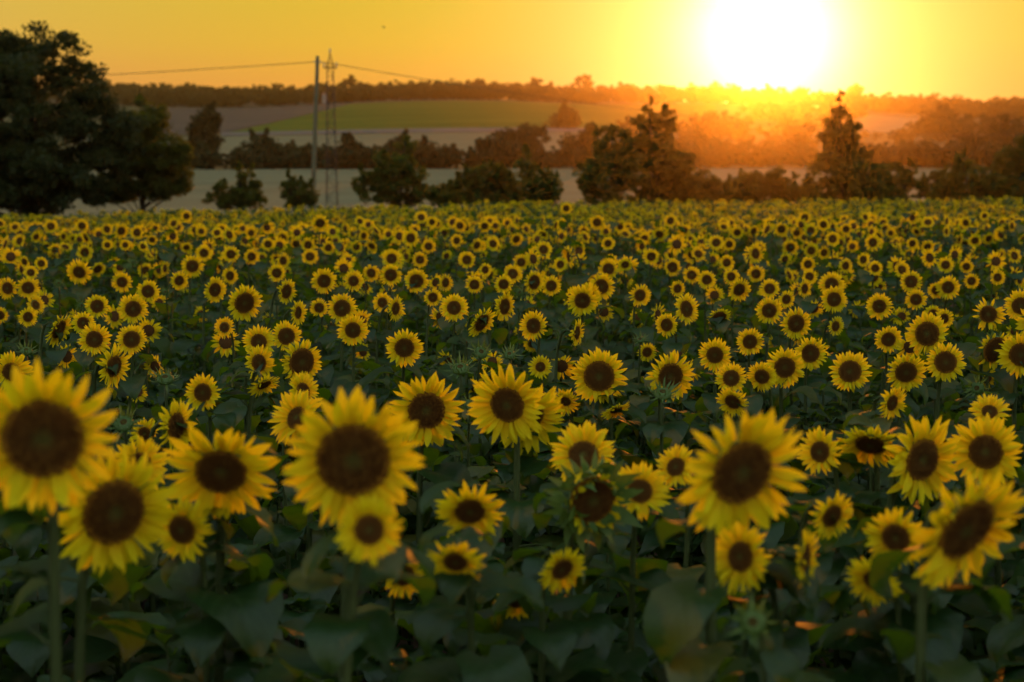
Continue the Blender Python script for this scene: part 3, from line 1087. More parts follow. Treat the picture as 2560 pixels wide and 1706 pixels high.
# ------------------------------------------------------------------ the catalogue of heads read off the photo
# x, y, outer diameter (photo px), yaw (+ = to the right), pitch (+ = up), disc share, kind, label, short name
F, B = 'flower', 'bud'
CAT = [
    (108, 1097, 385, -8, -4, .53, F, 'huge blurred sunflower cut by the left edge, with very large dark disc', 'huge sunflower at the left edge'),
    (284, 1281, 320, 24, -4, .52, F, 'large oval blurred sunflower with greenish disc centre below the leftmost one', 'large oval sunflower'),
    (552, 1180, 285, -6, -24, .46, F, 'large nodding sunflower with wide petals spreading to the right over dark leaf', 'large nodding sunflower'),
    (883, 1150, 350, -4, -6, .54, F, 'biggest blurred sunflower left of centre with a younger flower overlapping its lower rim', 'biggest central sunflower'),
    (923, 1325, 170, 5, 12, .46, F, 'small young sunflower pushed up against the lower rim of the big central one', 'young sunflower below it'),
    (455, 1325, 165, -28, -4, .45, F, 'small sunflower with dark disc half hidden behind the large oval one', None),
    (350, 1165, 150, 20, 15, .45, F, 'sunflower showing only petals above the large oval one', None),
    (440, 1065, 138, 52, 0, .5, F, 'narrow side-turned sunflower above the large nodding one', 'narrow side-turned sunflower'),
    (360, 1085, 85, 30, 10, .42, F, 'small sunflower peeping over leaf right of the huge left one', None),
    (742, 1045, 150, -40, 25, .4, F, 'pale sunflower with petals swept left, partly behind a leaf', 'swept pale sunflower'),
    (1066, 1027, 190, 4, -2, .5, F, 'sharp star-shaped sunflower in the centre with evenly spread pointed petals', 'star-shaped central sunflower'),
    (1268, 1013, 205, -18, -6, .44, F, 'sharp full sunflower right of the star-shaped one, many layered petals', 'full layered sunflower'),
    (1322, 1043, 195, 25, -22, .42, F, 'sunflower tucked behind the full layered one, showing right petals', None),
    (1498, 941, 140, -2, 2, .56, F, 'sharp sunflower with large black disc and leaf hanging on its right', 'black-disc sunflower'),
    (1676, 941, 130, 22, -6, .52, F, 'sunflower with curled petals and wide disc behind a spiky bud', 'curled-petal sunflower'),
    (1414, 1004, 76, 4, -14, .36, F, 'small young sunflower between the full layered and black-disc ones', None),
    (1351, 918, 62, 5, 4, .42, F, 'tiny bright sunflower left of the black-disc one', 'tiny bright sunflower'),
    (1540, 1025, 78, 20, -28, .42, F, 'little sunflower hanging under the black-disc one', None),
    (1458, 1138, 170, -5, 34, .46, F, 'sunflower facing up behind the large green half-open bud', 'upward sunflower behind the bud'),
    (1481, 1252, 250, 24, -4, .5, 'half', 'large blurred green half-open flower bud showing yellow inner ring', 'large half-open bud'),
    (1600, 1228, 150, 10, 32, .44, F, 'sunflower facing upward right of the half-open bud', 'upward sunflower'),
    (1690, 1168, 112, -45, 10, .45, F, 'ragged sunflower half hidden left of the tall tilted one', None),
    (1854, 1182, 345, 30, -14, .50, F, 'very large tilted sunflower with long pointed petals right of centre', 'very large tilted sunflower'),
    (2176, 1112, 170, -10, -46, .46, F, 'sunflower bowed down with a leaf across its face', 'bowed sunflower'),
    (2305, 1150, 228, 44, -4, .48, F, 'side-turned sunflower with long upswept petals left of the crowned one', 'upswept sunflower'),
    (2464, 1130, 188, -8, 8, .46, F, 'round crowned sunflower with dense petals near the right edge', 'dense crowned sunflower'),
    (2415, 1324, 345, 46, -24, .52, F, 'big blurred sunflower on a hooked stem at lower right', 'big sunflower on hooked stem'),
    (2474, 1030, 100, 0, 30, .4, F, 'sunflower tip peeping above the round crowned one', None),
    (2240, 1345, 160, -15, -6, .46, F, 'sunflower hidden behind the hooked stem', None),
    (1852, 1392, 185, -36, 14, .42, F, 'sunflower with petals fanned left below the very large tilted one', 'left-fanned sunflower'),
    (2014, 1396, 150, 74, 0, .5, F, 'sunflower seen from its green back, facing right', 'back-turned sunflower'),
    (2185, 1452, 140, -20, -18, .4, F, 'drooping sunflower beside the hooked stem, low right', None),
    (1175, 1279, 176, 0, -26, .44, F, 'sunflower facing down under a broad leaf in the lower middle', 'downcast sunflower'),
    (1139, 1405, 150, -6, -30, .42, F, 'low drooping sunflower among dark leaves in the lower middle', None),
    (1405, 1424, 132, 30, -20, .46, F, 'orange-lit sunflower low behind the half-open bud stalk', None),
    (507, 982, 94, -4, 6, .5, F, 'sunflower half covered by a dark leaf above the large nodding one', 'leaf-covered sunflower'),
    (758, 978, 98, 50, 18, .45, F, 'sunflower turned right with lifted petals just above the biggest central one', None),
    (660, 962, 84, 25, -35, .45, F, 'hanging sunflower beneath the twisted pale one', None),
    (1832, 1005, 86, -16, -10, .5, F, 'sunflower cut off by the petals of the very large tilted one', None),
    (2230, 1008, 92, 62, 4, .45, F, 'sunflower seen sideways with green back right of centre', 'sideways green-backed sunflower'),
    (28, 930, 104, 12, 10, .45, F, 'sunflower at the left edge just above the huge one', None),
    (1010, 1440, 120, 20, -10, .46, F, 'low sunflower half lost in leaves under the young central one', None),
    (1290, 1500, 115, -25, 4, .46, F, 'lowest sunflower among the dark leaves near the bottom middle', None),
    (2080, 1290, 130, 40, -12, .46, F, 'sunflower tucked right of the very large tilted one', None),
    (2050, 1130, 120, -30, 10, .46, F, 'sunflower between the very large tilted one and the bowed one', None),
    # middle of the field
    (198, 681, 67, 0, 2, .48, F, 'neat round sunflower standing above its neighbours on the left', 'neat round left sunflower'),
    (333, 773, 78, -6, 0, .54, F, 'thick-ringed round sunflower with wide disc on the left', 'thick-ringed left sunflower'),
    (243, 766, 61, 10, 8, .58), (370, 729, 60, -8, 4, .56), (305, 706, 54, -14, -2, .5), (481, 666, 61, 6, -2, .52), (448, 702, 50, 24, -4, .52),
    (537, 725, 66, 34, -4, .55), (70, 720, 58, 4, 4, .54), (19, 721, 58, -30, 0, .55),
    (147, 824, 92, 42, -16, .55, F, 'long oval sunflower turned right on the left side', 'long oval left sunflower'),
    (236, 849, 86, 8, 14, .5), (208, 808, 60, -4, 10, .52), (329, 849, 78, -14, 10, .56), (70, 793, 52, 22, 0, .5), (89, 762, 52, 36, 20, .42),
    (284, 916, 112, 28, -4, .5, F, 'bright sunflower with long right petals, upper left of the large nodding one', 'bright long-petalled sunflower'),
    (575, 690, 47, 30, 0, .5), (577, 636, 45, -4, 0, .5), (510, 633, 45, 6, 2, .48), (380, 600, 29), (313, 613, 29), (268, 613, 29), (358, 616, 29), (103, 659, 35, 12, 6), (61, 655, 33), (77, 682, 37, 0, 16), (561, 819, 56, -26, 10, .45), (0, 789, 44),
    (611, 758, 96, -2, 0, .57, F, 'large-disc sunflower with fringe of narrow petals left of centre', 'fringed large-disc sunflower'),
    (810, 703, 66, 0, 2, .52), (855, 771, 78, -8, 8, .56), (882, 826, 81, -4, 2, .5),
    (1011, 870, 96, 0, 0, .52, F, 'perfectly round sunflower alone among leaves just left of centre', 'perfectly round sunflower'),
    (754, 906, 116, 2, 4, .62, F, 'sunflower with very wide disc and short uneven petals above the biggest one', 'wide-disc sunflower'),
    (716, 841, 78, 10, 10, .56), (647, 908, 94, 18, 6, .48, F, 'twisted pale sunflower left of the wide-disc one', 'twisted pale sunflower'), (647, 855, 86, 10, 16, .48),
    (884, 703, 55, 14, 2, .5), (977, 688, 58, 0, 0, .56), (692, 683, 46, 4, 0, .56), (1041, 703, 62, -4, 6, .58), (956, 757, 53, -20, 4, .48), (989, 772, 68, 54, -4, .5),
    (745, 782, 64, 58, 0, .5), (798, 770, 48, -12, 2, .55), (716, 729, 66, 46, -6, .56), (1082, 744, 47, 8, 0, .54), (1114, 707, 47, 40, 0, .52), (629, 642, 42, 12, 0, .5), (979, 647, 51, 0, 12, .52), (770, 613, 41), (821, 620, 36, 20, 0), (670, 611, 36, 0, 8), (1050, 650, 42, 6, 10), (708, 652, 42, 34, 4), (775, 642, 43, -4, 14), (928, 683, 45, 16, 8),
    (1204, 807, 88, 26, -16, .56, F, 'leaning oval sunflower with petals trailing down in the centre', 'leaning oval sunflower'),
    (1334, 815, 77, -10, 2, .52, F, 'upright sunflower with smaller one hanging below it, in the centre', 'upright centre sunflower'),
    (1456, 752, 82, -4, 0, .5, F, 'wide sunflower overlapping a second one just right of centre', 'wide overlapping sunflower'), (1472, 740, 70, 30, 4, .45), (1503, 717, 72, 18, 8, .54), (1261, 767, 78, 50, -4, .54), (1135, 770, 73, -4, 16, .5), (1186, 712, 47, 0, 2, .56), (1259, 711, 49, 4, 2, .54), (1378, 715, 53, 8, 0, .54), (1600, 739, 59, 22, 0, .52), (1303, 656, 43), (1401, 662, 39), (1521, 673, 56, 0, 8, .54), (1563, 662, 39), (1628, 642, 43, 8, 0), (1520, 609, 36), (1421, 633, 36), (1282, 685, 51, 12, 14), (1167, 650, 46, -10, 8), (1335, 706, 62, 40, 0, .6),
    (1618, 881, 51, 20, -4, .5), (1667, 813, 62, -24, 0, .54), (1442, 833, 72, 78, -6, .5, F, 'edge-on sunflower on a hooked stalk right of the upright centre one', None), (1331, 860, 47, 0, -20, .45), (1213, 675, 37, 24, 0),
    (1848, 725, 63, 4, 2, .52, F, 'round sunflower below the orange glow, standing clear', 'round glow-side sunflower'), (1890, 685, 46, 6, 0, .52), (2020, 661, 39, 4, 0), (1923, 777, 70, -4, 4, .54),
    (1990, 809, 82, 34, -20, .56, F, 'steeply tilted oval sunflower with large brown disc on the right', 'steep oval right sunflower'), (1716, 773, 82, 44, -2, .54, F, 'narrow upright sunflower beside a bare stalk right of centre', 'narrow upright sunflower'), (1875, 855, 71, 6, 0, .52), (2026, 884, 86, 16, 4, .55), (1787, 888, 86, 0, 2, .5),
    (1962, 919, 104, -2, 4, .52, F, 'sharp round sunflower overlapping another behind it, right side', 'sharp overlapping right sunflower'), (1828, 946, 82, -2, 14, .52), (2125, 929, 104, -6, 12, .55, F, 'sunflower with flat wide disc and drooping lower petals on the right', 'flat wide-disc sunflower'),
    (2265, 931, 102, 26, -2, .54, F, 'sunflower with swept right petals on the right side', 'swept right sunflower'), (2364, 906, 100, -6, 4, .56, F, 'broad-petalled sunflower right of the swept one', 'broad-petalled sunflower'), (2318, 835, 107, -4, 4, .58, F, 'sunflower with widest brown disc on the right', 'widest brown-disc sunflower'),
    (2471, 786, 83, 8, 4, .52), (2552, 887, 118, -4, 2, .5, F, 'bright sunflower cut by the right edge, with long petals', 'bright right-edge sunflower'),
    (2487, 875, 104, 50, -22, .66, F, 'old dark sunflower head with few petals left near the right edge', 'old dark sunflower'),
    (2221, 849, 70, 10, 0, .52), (2198, 766, 69, 0, 0, .5), (1905, 942, 78, -14, -8, .5), (2089, 816, 52, 42, -2, .5), (2085, 749, 69, 16, 4, .54), (2079, 711, 66, 0, 18, .52), (2290, 749, 56, -4, 0, .54), (2278, 705, 58, -10, 4, .6), (2341, 726, 44, 14, 0, .54), (2370, 719, 63, 12, 2, .5), (2255, 675, 43), (2188, 671, 39), (2429, 703, 41, 14, 0), (2494, 694, 41), (2536, 640, 43), (2364, 663, 43, 8, 6), (2552, 765, 82, 4, 8, .54), (1966, 749, 48, 30, 0), (1924, 722, 53, 0, 14), (2024, 692, 41, 14, 6), (2012, 722, 50, 50, 0, .5), (1828, 692, 43, 14, 6), (1767, 700, 49, 10, 4), (1729, 688, 46, 0, 10), (1694, 722, 44, 28, 0), (1681, 669, 47, 16, 4, .6), (1798, 793, 62, 10, -30, .6, F, 'dark-faced sunflower hanging its head right of the narrow upright one', None), (1817, 657, 41, 14, 4), (2114, 665, 40, 34, 0), (2158, 650, 38, 30, 4), (2360, 797, 52, 24, -4, .5), (2333, 785, 46, -4, 10), (2416, 667, 36), (2060, 632, 36),
    # buds
    (1657, 985, 84, 5, 62, .5, B, 'spiky green bud in front of the curled-petal sunflower', 'spiky bud on the right'),
    (413, 948, 78, -5, 64, .5, B, 'spiky green bud on a pale stalk left of the twisted sunflower', 'spiky bud on the left'),
    (1151, 922, 78, -10, 58, .5, B, 'lowest of three spiky buds above the star-shaped sunflower', None),
    (1202, 882, 64, 15, 40, .5, B, 'topmost of three spiky buds above the star-shaped sunflower', None),
    (1274, 888, 56, -15, 55, .5, B, 'rightmost of three spiky buds above the star-shaped sunflower', None),
    (1177, 1013, 60, 10, 40, .5, B, 'spiky bud between the star-shaped and full layered sunflowers', None),
    (66, 878, 54, 0, 60, .5, B, 'bright green spiky bud near the left edge', None),
    (2443, 971, 62, -10, 8, .5, B, 'dark green bud facing the camera near the right edge', None),
    (1884, 1556, 120, -10, 20, .5, B, 'large blurred green bud at the bottom, right of centre', None),
    (147, 708, 30, 0, 10, .5, B, 'small dark bud below the neat round left sunflower', None),
    (204, 764, 31, 0, 10, .5, B, 'small dark bud left of the thick-ringed sunflower', None),
    (413, 730, 30, 0, 10, .5, B, 'small dark round bud right of the thick-ringed sunflower', None),
    (333, 656, 26, 0, 10, .5, B, 'tiny dark bud high on the left', None),
    (1299, 731, 32, 0, 6, .5, B, 'small dark bud above the upright centre sunflower', None),
    (1139, 648, 26, 0, 10, .5, B, 'tiny dark bud in the crowded middle near the centre', None),
    (310, 1060, 90, -10, 45, .5, B, 'spiky bud right of the huge left-edge sunflower', None),
    (1600, 850, 40, 0, 50, .5, B, 'little bud among dark leaves above the black-disc sunflower', None),
]
cat = []
for i, c in enumerate(CAT):
    c = list(c) + [None] * (9 - len(c))
    x, y, D, yaw, pit, share, kind, lab, nick = c
    r = np.random.default_rng(1000 + i)
    yaw = float(r.normal(4, 18)) if yaw is None else yaw
    pit = float(r.normal(3, 12)) if pit is None else pit
    yaw -= (1.0 if c[3] is not None else .5) * math.degrees(math.atan((x - CX) / FPX))
    if D < 120 and kind == F:
        yaw += float(r.normal(0, 14))
        pit += float(r.normal(0, 11))
    share = share or .52
    kind = kind or F
    Dr = min(max(.85 * D / (y - YH), .125 if kind != B else .09), .27)
    if kind == B:
        Dr = min(Dr, .15)
    if lab and 'pushed up against' in lab:
        Dr = .124
    d = Dr * FPX / D
    cat.append(dict(x=x, y=y, D=D, yaw=yaw, pit=pit, share=share, kind=kind, lab=lab, nick=nick, d=d, Dr=Dr, seed=1000 + i, P=at(x, y, d)))
NEXP = len(cat)

# more single plants: the next largest heads, farther up the field
placed = [(c['x'], c['y'], c['D']) for c in cat]
r = np.random.default_rng(77)
tries = 0
while len(cat) < 300 and tries < 20000:
    tries += 1
    d = r.uniform(13.5, 22)
    x = (r.uniform(-40, 2600))
    X = (x - CX) / FPX * d
    z = float(hgt(X, d)) + r.normal(1.23, .11)
    px, py_, dd = proj((X, d, z))
    Dr = r.uniform(.15, .21)
    Dp = Dr * FPX / dd
    if any(abs(px - a) < .52 * (Dp + b2) * .75 and abs(py_ - b) < .52 * (Dp + b2) * .72 for a, b, b2 in placed):
        continue
    placed.append((px, py_, Dp))
    isb = r.random() < .10
    cat.append(dict(x=px, y=py_, D=Dp, yaw=float(r.normal(6, 32)), pit=float(r.normal(4, 18)), share=.52, kind=B if isb else F, lab=None, nick=None, d=dd, Dr=Dr * (.6 if isb else 1), seed=3000 + tries, P=np.array([X, d, z])))

# ---- labels: each singled out by its place next to a named neighbour
ORD = ['nearest', 'second', 'third', 'fourth', 'fifth', 'sixth', 'seventh', 'eighth']
SEC = ['right of', 'up and right of', 'above', 'up and left of', 'left of', 'down and left of', 'below', 'down and right of']
exp_f = [c for c in cat[:NEXP] if c['kind'] != B]
anch = [c for c in exp_f if c['nick']]
rank = {}
for a in anch:
    secs = {}
    for c in exp_f:
        if c is a:
            continue
        ang = math.degrees(math.atan2(-(c['y'] - a['y']), c['x'] - a['x'])) % 360
        secs.setdefault(int(((ang + 22.5) % 360) // 45), []).append((math.hypot(c['x'] - a['x'], c['y'] - a['y']), id(c)))
    for s, l in secs.items():
        for k, (dist, cid) in enumerate(sorted(l)):
            if k < len(ORD):
                rank.setdefault(cid, []).append((dist * (1 + .5 * k), k, s, a['nick']))
for c in exp_f:
    if not c['lab']:
        _, k, s, nick = min(rank[id(c)])
        look = 'turned right' if c['yaw'] > 22 else 'turned left' if c['yaw'] < -18 else 'tipped upward' if c['pit'] > 11 else 'nodding' if c['pit'] < -15 else 'facing front'
        c['lab'] = (('sunflower %s, nearest one %s the %s' % (look, SEC[s], nick)) if k == 0 else ('sunflower %s, %s nearest one %s the %s' % (look, ORD[k], SEC[s], nick)))
        c['lab'] = c['lab'].replace('young sunflower below it', 'young flower below the biggest one')
COLS = [(60, 'oak trunk'), (362, 'round tree'), (590, 'twin spired shrub'), (785, 'wooden pole'), (985, 'broad bush'), (1215, 'domed bush'), (1345, 'slim bush'), (1510, 'full bush'), (1625, 'spiky tree'), (1770, 'bush under the sun'), (1900, 'low wide bush'), (2105, 'pyramid tree'), (2235, 'dim bush'), (2430, 'dark rounded bush'), (2550, 'bush at the right edge')]
for c in cat[NEXP:]:
    col = min(COLS, key=lambda k: abs(k[0] - c['x']))[1]
    if c['kind'] == B:
        c['lab'] = 'small dark bud among the crowded small sunflowers below the %s' % col
    else:
        c['lab'] = 'small blurred sunflower, %s rows of the crowded band below the %s' % ('front' if c['d'] < 16.3 else 'middle' if c['d'] < 19 else 'back', col)


# ---- building the plants
def unroll(n, spin):
    q = Vector(n).to_track_quat('Z', 'Y')
    return q @ Quaternion((0, 0, 1), spin)


heads = np.array([(c['x'], c['y'], c['D'], c['d']) for c in cat])


def hides_a_face(p, size, own_d):
    px, py_, d = proj(p)
    s = size * FPX / d
    k = (heads[:, 3] > d + .03) & (heads[:, 2] > 24) & ((heads[:, 1] < 1180) | (heads[:, 2] > 250))
    b = (heads[:, 3] > d - .06) & (heads[:, 2] > 180)
    if np.any(b & (np.abs(heads[:, 0] - px) < .40 * heads[:, 2] + .50 * s) & (np.abs(heads[:, 1] - py_) < .42 * heads[:, 2] + .50 * s)):
        return True
    return bool(np.any(k & (np.abs(heads[:, 0] - px) < .34 * heads[:, 2] + .34 * s) & (np.abs(heads[:, 1] - py_) < .36 * heads[:, 2] + .32 * s)))


def build_plant(c):
    r = np.random.default_rng(c['seed'])
    n = nvec(c['yaw'], c['pit'])
    P = c['P']
    Rr = c['Dr'] / 2
    bud = c['kind'] == B
    big = c['D'] >= 62
    rd = Rr * (c['share'] if not bud else .56)
    back = .36 * rd
    hx = P - n * (back + .13)
    by = hx[1] + r.uniform(-.02, .05)
    bx = P[0] * by / P[1] - n[0] * .10 + r.uniform(-.04, .04)
    base = np.array([bx, by, float(hgt(bx, by))])
    root = link('sunflower_bud_plant' if bud else 'sunflower', None)
    root.location = base
    root.empty_display_size = .2
    tag(root, c['lab'], 'sunflower', 'sunflower plants still in bud' if bud else 'sunflowers standing in the field')
    cur = stem_curve(base, P, n, back, c['seed'])
    sr = .0105 * (Rr / .11) ** .5
    mb = MB()
    mb.tube(cur - base, np.linspace(sr * 1.25, sr * .72, len(cur)), 7 if big else 5)
    link('stem', mb.data('stem', [MSTEM]), root)
    q = unroll(n, r.uniform(0, 6.28))
    HM = Matrix.Translation(Vector(P - base)) @ q.to_matrix().to_4x4() @ Matrix.Scale(rd, 4)
    if bud:
        h = link('bud', BUDS[c['seed'] % 3], root, HM)
        if c['D'] >= 50:
            for (a, el, L, r0, z, k) in bud_spec(r, 30):
                link('bract', BRACTS[k], h, bract_M(a, el, L, r0, z))
        else:
            tag(link('bracts', BUDB[c['seed'] % 3], h), kind='stuff')
    else:
        h = link('flower_head', (DISCS if big else DISCS_LO)[c['seed'] % (4 if big else 3)], root, HM)
        L = (Rr - .92 * rd) / rd * 1.06
        half = c['kind'] == 'half'
        link('calyx', CALYX[c['seed'] % 4], h, Matrix.Diagonal((1.25, 1.25, 1.7, 1)) if half else None)
        if half:
            L *= .55
            for (a, el, bl, r0, z, k) in bud_spec(r, 40):
                link('bract', BRACTS[k], h, bract_M(a, el * .9, bl * .85, r0 + .12, z - .05) @ Matrix.Diagonal((1, 2.2, 1, 1)))
        if big:
            for (a, tilt, roll, l, w, r0, z, k) in ring_spec(r, int(r.integers(42, 54)) if not half else 24):
                if 'old dark' in c['lab'] and r.random() < .6:
                    continue
                link('petal', PETALS[k], h, petal_M(a, tilt + (1.0 if half else 0), roll, L * l, w / max(L, .6) ** .35, r0, z))
        else:
            tag(link('petals', RINGS[c['seed'] % 6], h, Matrix.Diagonal(((.93 + L) / 1.93, (.93 + L) / 1.93, 1, 1))), kind='stuff')
    # leaves up the stem
    nl = 14 if c['D'] > 120 else 9 if big else 6
    a0 = r.uniform(0, 6.28)
    hh = P[2] - base[2]
    tt = np.linspace(.16, .84, nl)
    seg = np.linspace(0, 1, len(cur))
    for k in range(nl):
        t = tt[k] + r.uniform(-.03, .03)
        p = np.array([np.interp(t, seg, cur[:, j]) for j in range(3)])
        size = (.225 - .13 * abs(t - .42) / .42) * r.uniform(.7, 1.2)
        for attempt in range(7):
            a = a0 + k * 2.39996 + attempt * .9
            ctr = p + np.array([math.cos(a), math.sin(a), .2]) * size * .8
            if not hides_a_face(ctr, size, c['d']):
                break
        else:
            continue
        M = Matrix.Translation(Vector(p - base)) @ Matrix.Rotation(a, 4, 'Z') @ Matrix.Rotation(R(r.uniform(-18, 12)), 4, 'Y') @ Matrix.Scale(size, 4)
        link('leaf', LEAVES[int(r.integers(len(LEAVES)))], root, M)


for c in cat:
    build_plant(c)

# ------------------------------------------------------------------ the rest of the field: one mass
def proto_plant(name, seed, head=True, nleaf=6, H=1.25, bud=False, lo=True):
    r = np.random.default_rng(seed)
    mb = MB()
    mats = [MSTEM, MLEAF, MP, MDISC, MCALYX]
    P = np.array([0, -.14, H])
    n = nvec(r.normal(0, 6), r.normal(0, 6))
    if head:
        cur = stem_curve(np.zeros(3), P, n, .02, seed, 8)
    else:
        cur = np.outer(np.linspace(0, 1, 8), [r.uniform(-.06, .06), r.uniform(-.06, .06), H * .92])
    mb.tube(cur, np.linspace(.015, .008 if head else .002, 8), 5, m=0)
    seg = np.linspace(0, 1, 8)
    for k in range(nleaf + (0 if head else 4)):
        t = .2 + .62 * k / max(nleaf - 1, 1)
        if not head:
            t = min(.25 + .74 * k / max(nleaf - 1, 1), .985)
        p = [np.interp(t, seg, cur[:, j]) for j in range(3)]
        size = (.225 - .11 * abs(t - .5)) * r.uniform(.75, 1.2)
        lift = r.uniform(-20, 10)
        if k >= nleaf:                                                 # young leaves crowd the tip
            size, lift = .09 * r.uniform(.8, 1.3), r.uniform(-55, -20)
        M = Matrix.Translation(p) @ Matrix.Rotation(k * 2.4 + seed, 4, 'Z') @ Matrix.Rotation(R(lift), 4, 'Y') @ Matrix.Scale(size, 4)
        me = LEAVES[int(r.integers(len(LEAVES)))]
        v = np.array([x.co for x in me.vertices])
        f = [tuple(pp.vertices) for pp in me.polygons]
        u = np.zeros((len(v), 2))
        for lp in me.loops:
            u[lp.vertex_index] = me.uv_layers[0].data[lp.index].uv
        mb.add(xf(v, M), f, u, m=1)
    if head:
        rd = .046 if not bud else .042
        q = unroll(n, r.uniform(0, 6))
        HM = Matrix.Translation(Vector(P)) @ q.to_matrix().to_4x4() @ Matrix.Scale(rd, 4)
        k = 14
        V = [(0, 0, .15)] + [(s * math.cos(2 * math.pi * j / k), s * math.sin(2 * math.pi * j / k), z) for s, z in ((.6, .12), (1.0, 0), (.9, -.25), (.3, -.4)) for j in range(k)]
        Fm = [(0, 1 + j, 1 + (j + 1) % k) for j in range(k)] + [(1 + i * k + j, 1 + (i + 1) * k + j, 1 + (i + 1) * k + (j + 1) % k, 1 + i * k + (j + 1) % k) for i in range(3) for j in range(k)]
        V = xf(V, HM)
        mb.add(V, Fm[:2 * k], m=3 if not bud else 4)
        mb.add(V, Fm[2 * k:], m=4)
        if not bud:
            for (a, tilt, roll, l, w, r0, z, kk) in ring_spec(r, 22):
                v, f, u = PGL[kk]
                mb.add(xf(v, HM @ petal_M(a, tilt, roll, 1.32 * l, w * 1.15, r0, z)), f, u, m=2)
        else:
            for (a, el, L, r0, z, kk) in bud_spec(r, 18):
                v, f, u = bract_geo(1.0, .1, .5)
                mb.add(xf(v, HM @ bract_M(a, el, L, r0, z)), f, u, m=4)
    me = mb.data(name, mats)
    # the disc material reads object space: keep it dark all over on the small heads
    return me


MFAR = noise_mat('far_florets', (.060, .025, .005), (.10, .038, .006), 30.0, .9)


def instancer(name, label, cat_, pts, rot, scl, idx, meshes):
    coll = bpy.data.collections.new(name + '_kinds')
    for i, me in enumerate(meshes):
        coll.objects.link(bpy.data.objects.new('%s_%02d' % (name, i), me))
    me = bpy.data.meshes.new(name)
    me.from_pydata(np.asarray(pts, dtype=np.float32), [], [])
    a = me.attributes.new('rot', 'FLOAT_VECTOR', 'POINT')
    a.data.foreach_set('vector', np.asarray(rot, dtype=np.float32).ravel())
    a = me.attributes.new('scl', 'FLOAT', 'POINT')
    a.data.foreach_set('value', np.asarray(scl, dtype=np.float32))
    a = me.attributes.new('idx', 'INT', 'POINT')
    a.data.foreach_set('value', np.asarray(idx, dtype=np.int32))
    o = link(name, me)
    ng = bpy.data.node_groups.new(name, 'GeometryNodeTree')
    ng.interface.new_socket('Geometry', in_out='INPUT', socket_type='NodeSocketGeometry')
    ng.interface.new_socket('Geometry', in_out='OUTPUT', socket_type='NodeSocketGeometry')
    gi, go = ng.nodes.new('NodeGroupInput'), ng.nodes.new('NodeGroupOutput')
    ip = ng.nodes.new('GeometryNodeInstanceOnPoints')
    ci = ng.nodes.new('GeometryNodeCollectionInfo')
    ci.inputs['Collection'].default_value = coll
    ci.inputs['Separate Children'].default_value = True
    ci.inputs['Reset Children'].default_value = True
    ip.inputs['Pick Instance'].default_value = True

    def attr(nm, t):
        n = ng.nodes.new('GeometryNodeInputNamedAttribute')
        n.data_type = t
        n.inputs['Name'].default_value = nm
        return n.outputs[0]
    ng.links.new(gi.outputs[0], ip.inputs['Points'])
    ng.links.new(ci.outputs[0], ip.inputs['Instance'])
    ng.links.new(attr('idx', 'INT'), ip.inputs['Instance Index'])
    er = ng.nodes.new('FunctionNodeEulerToRotation')
    ng.links.new(attr('rot', 'FLOAT_VECTOR'), er.inputs[0])
    ng.links.new(er.outputs[0], ip.inputs['Rotation'])
    ng.links.new(attr('scl', 'FLOAT'), ip.inputs['Scale'])
    ng.links.new(ip.outputs[0], go.inputs[0])
    md = o.modifiers.new('instances', 'NODES')
    md.node_group = ng
    return tag(o, label, cat_, kind='stuff')


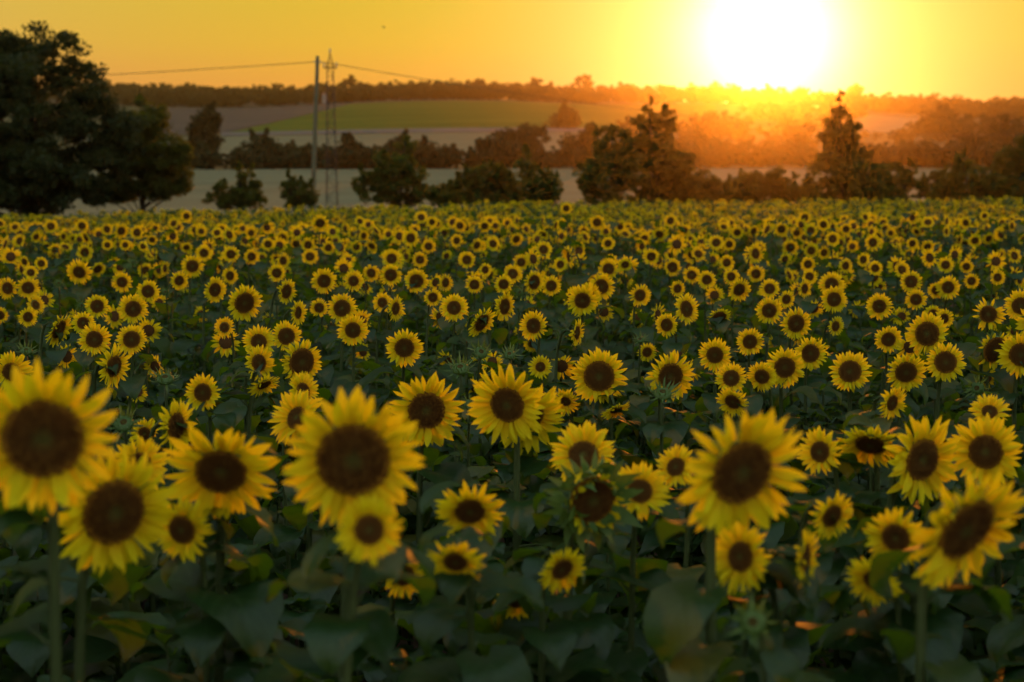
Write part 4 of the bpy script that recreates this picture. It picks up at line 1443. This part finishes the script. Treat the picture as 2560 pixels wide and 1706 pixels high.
MDISC_KEEP = MDISC
MDISC = MFAR
protos = [proto_plant('field_sunflower', 700 + i) for i in range(8)] + [proto_plant('field_bud', 720 + i, bud=True) for i in range(2)]
MDISC = MDISC_KEEP
r = np.random.default_rng(99)
pts, rot, scl, idx = [], [], [], []
own = np.array([c['P'][:2] for c in cat])
own = np.array([[c['P'][0], c['P'][1], c['x'], c['y'], c['D'], c['d']] for c in cat])
for row in np.concatenate([np.arange(2.0, 30, .44), np.arange(30, 61.6, .40)]):
    w = row * .40 + 2.2
    for X in np.arange(-w, w, .33 if row < 30 else .29):
        x, y = X + r.normal(0, .09), row + r.normal(0, .12)
        end = 60.5 + (x / 25) * 1.6
        if y > end:
            continue
        inside = abs(x) < y * .352 + .12
        if y < 8.0 and inside:
            continue                                                   # the single plants and the leafy growth stand here
        if y < 23 and r.random() < .25 and inside:
            continue
        z = float(hgt(x, y))
        s = r.uniform(.82, 1.09) if y > 13 or not inside else r.uniform(.66, .92)
        if y < 13 and inside and r.random() < .35:
            continue
        px, py_, d = proj((x, y - .14, z + 1.25 * s))
        if y < 26 and inside:
            q = own[:, 5] > d + .1
            if np.any(q & (np.abs(own[:, 2] - px) < .55 * own[:, 4] + 12) & (py_ - own[:, 3] < .6 * own[:, 4] + 10) & (own[:, 3] - py_ < 1.2 * own[:, 4])):
                continue
            if np.min(np.hypot(own[:, 0] - x, own[:, 1] - y)) < .22:
                continue
        pts.append((x, y, z))
        rot.append((r.normal(-.03, .24), r.normal(0, .1), r.normal(0.08, .6 if y < 33 else .95)))
        scl.append(s)
        idx.append(int(r.integers(8)) if r.random() > .10 else int(8 + r.integers(2)))
instancer('sunflower_field', 'mass of small sunflowers receding to the far edge of the field', 'sunflower field', pts, rot, scl, idx, protos)

# leafy growth between and below the heads
leafy = [proto_plant('leafy_growth', 740 + i, head=False, nleaf=11, H=1.0) for i in range(7)]
pts, rot, scl, idx = [], [], [], []
for row in np.concatenate([np.arange(1.5, 7, .29), np.arange(7, 17.0, .36)]):
    w = row * .42 + 1.0
    for X in np.arange(-w, w, .36):
        x, y = X + r.normal(0, .08), row + r.normal(0, .08)
        if y < 1.3:
            continue
        z = float(hgt(x, y))
        top = r.uniform(.60, 1.04)
        # never stand in front of a face
        while top > .35:
            px, py_, d = proj((x, y, z + top))
            q = (own[:, 5] > d) & (np.abs(own[:, 2] - px) < .45 * own[:, 4] + .12 * FPX / d) & (own[:, 3] + .30 * own[:, 4] > py_)
            if not np.any(q):
                break
            top -= .08
        if top <= .4:
            continue
        pts.append((x, y, z))
        rot.append((r.normal(0, .05), r.normal(0, .05), r.uniform(0, 6.28)))
        scl.append(top)
        idx.append(int(r.integers(7)))
instancer('leafy_growth', 'dense dark green sunflower leaves filling the space under the heads', 'foliage', pts, rot, scl, idx, leafy)

# ------------------------------------------------------------------ evening haze
mb = MB()
mb.box((0, 1250, 34), (1970, 1330, 39))
hz = link('haze', mb.data('haze', [], False))
hz.data.materials.clear()
m, nt, o, N = mat('evening_haze')
pv = N('ShaderNodeVolumePrincipled')
pv.inputs['Color'].default_value = (.98, .87, .72, 1)
pv.inputs['Density'].default_value = .00014
pv.inputs['Anisotropy'].default_value = .95
nt.links.new(pv.outputs[0], o.inputs['Volume'])
hz.data.materials.append(m)
hz['kind'] = 'stuff'
hz['label'] = 'thin warm evening haze over the valley'
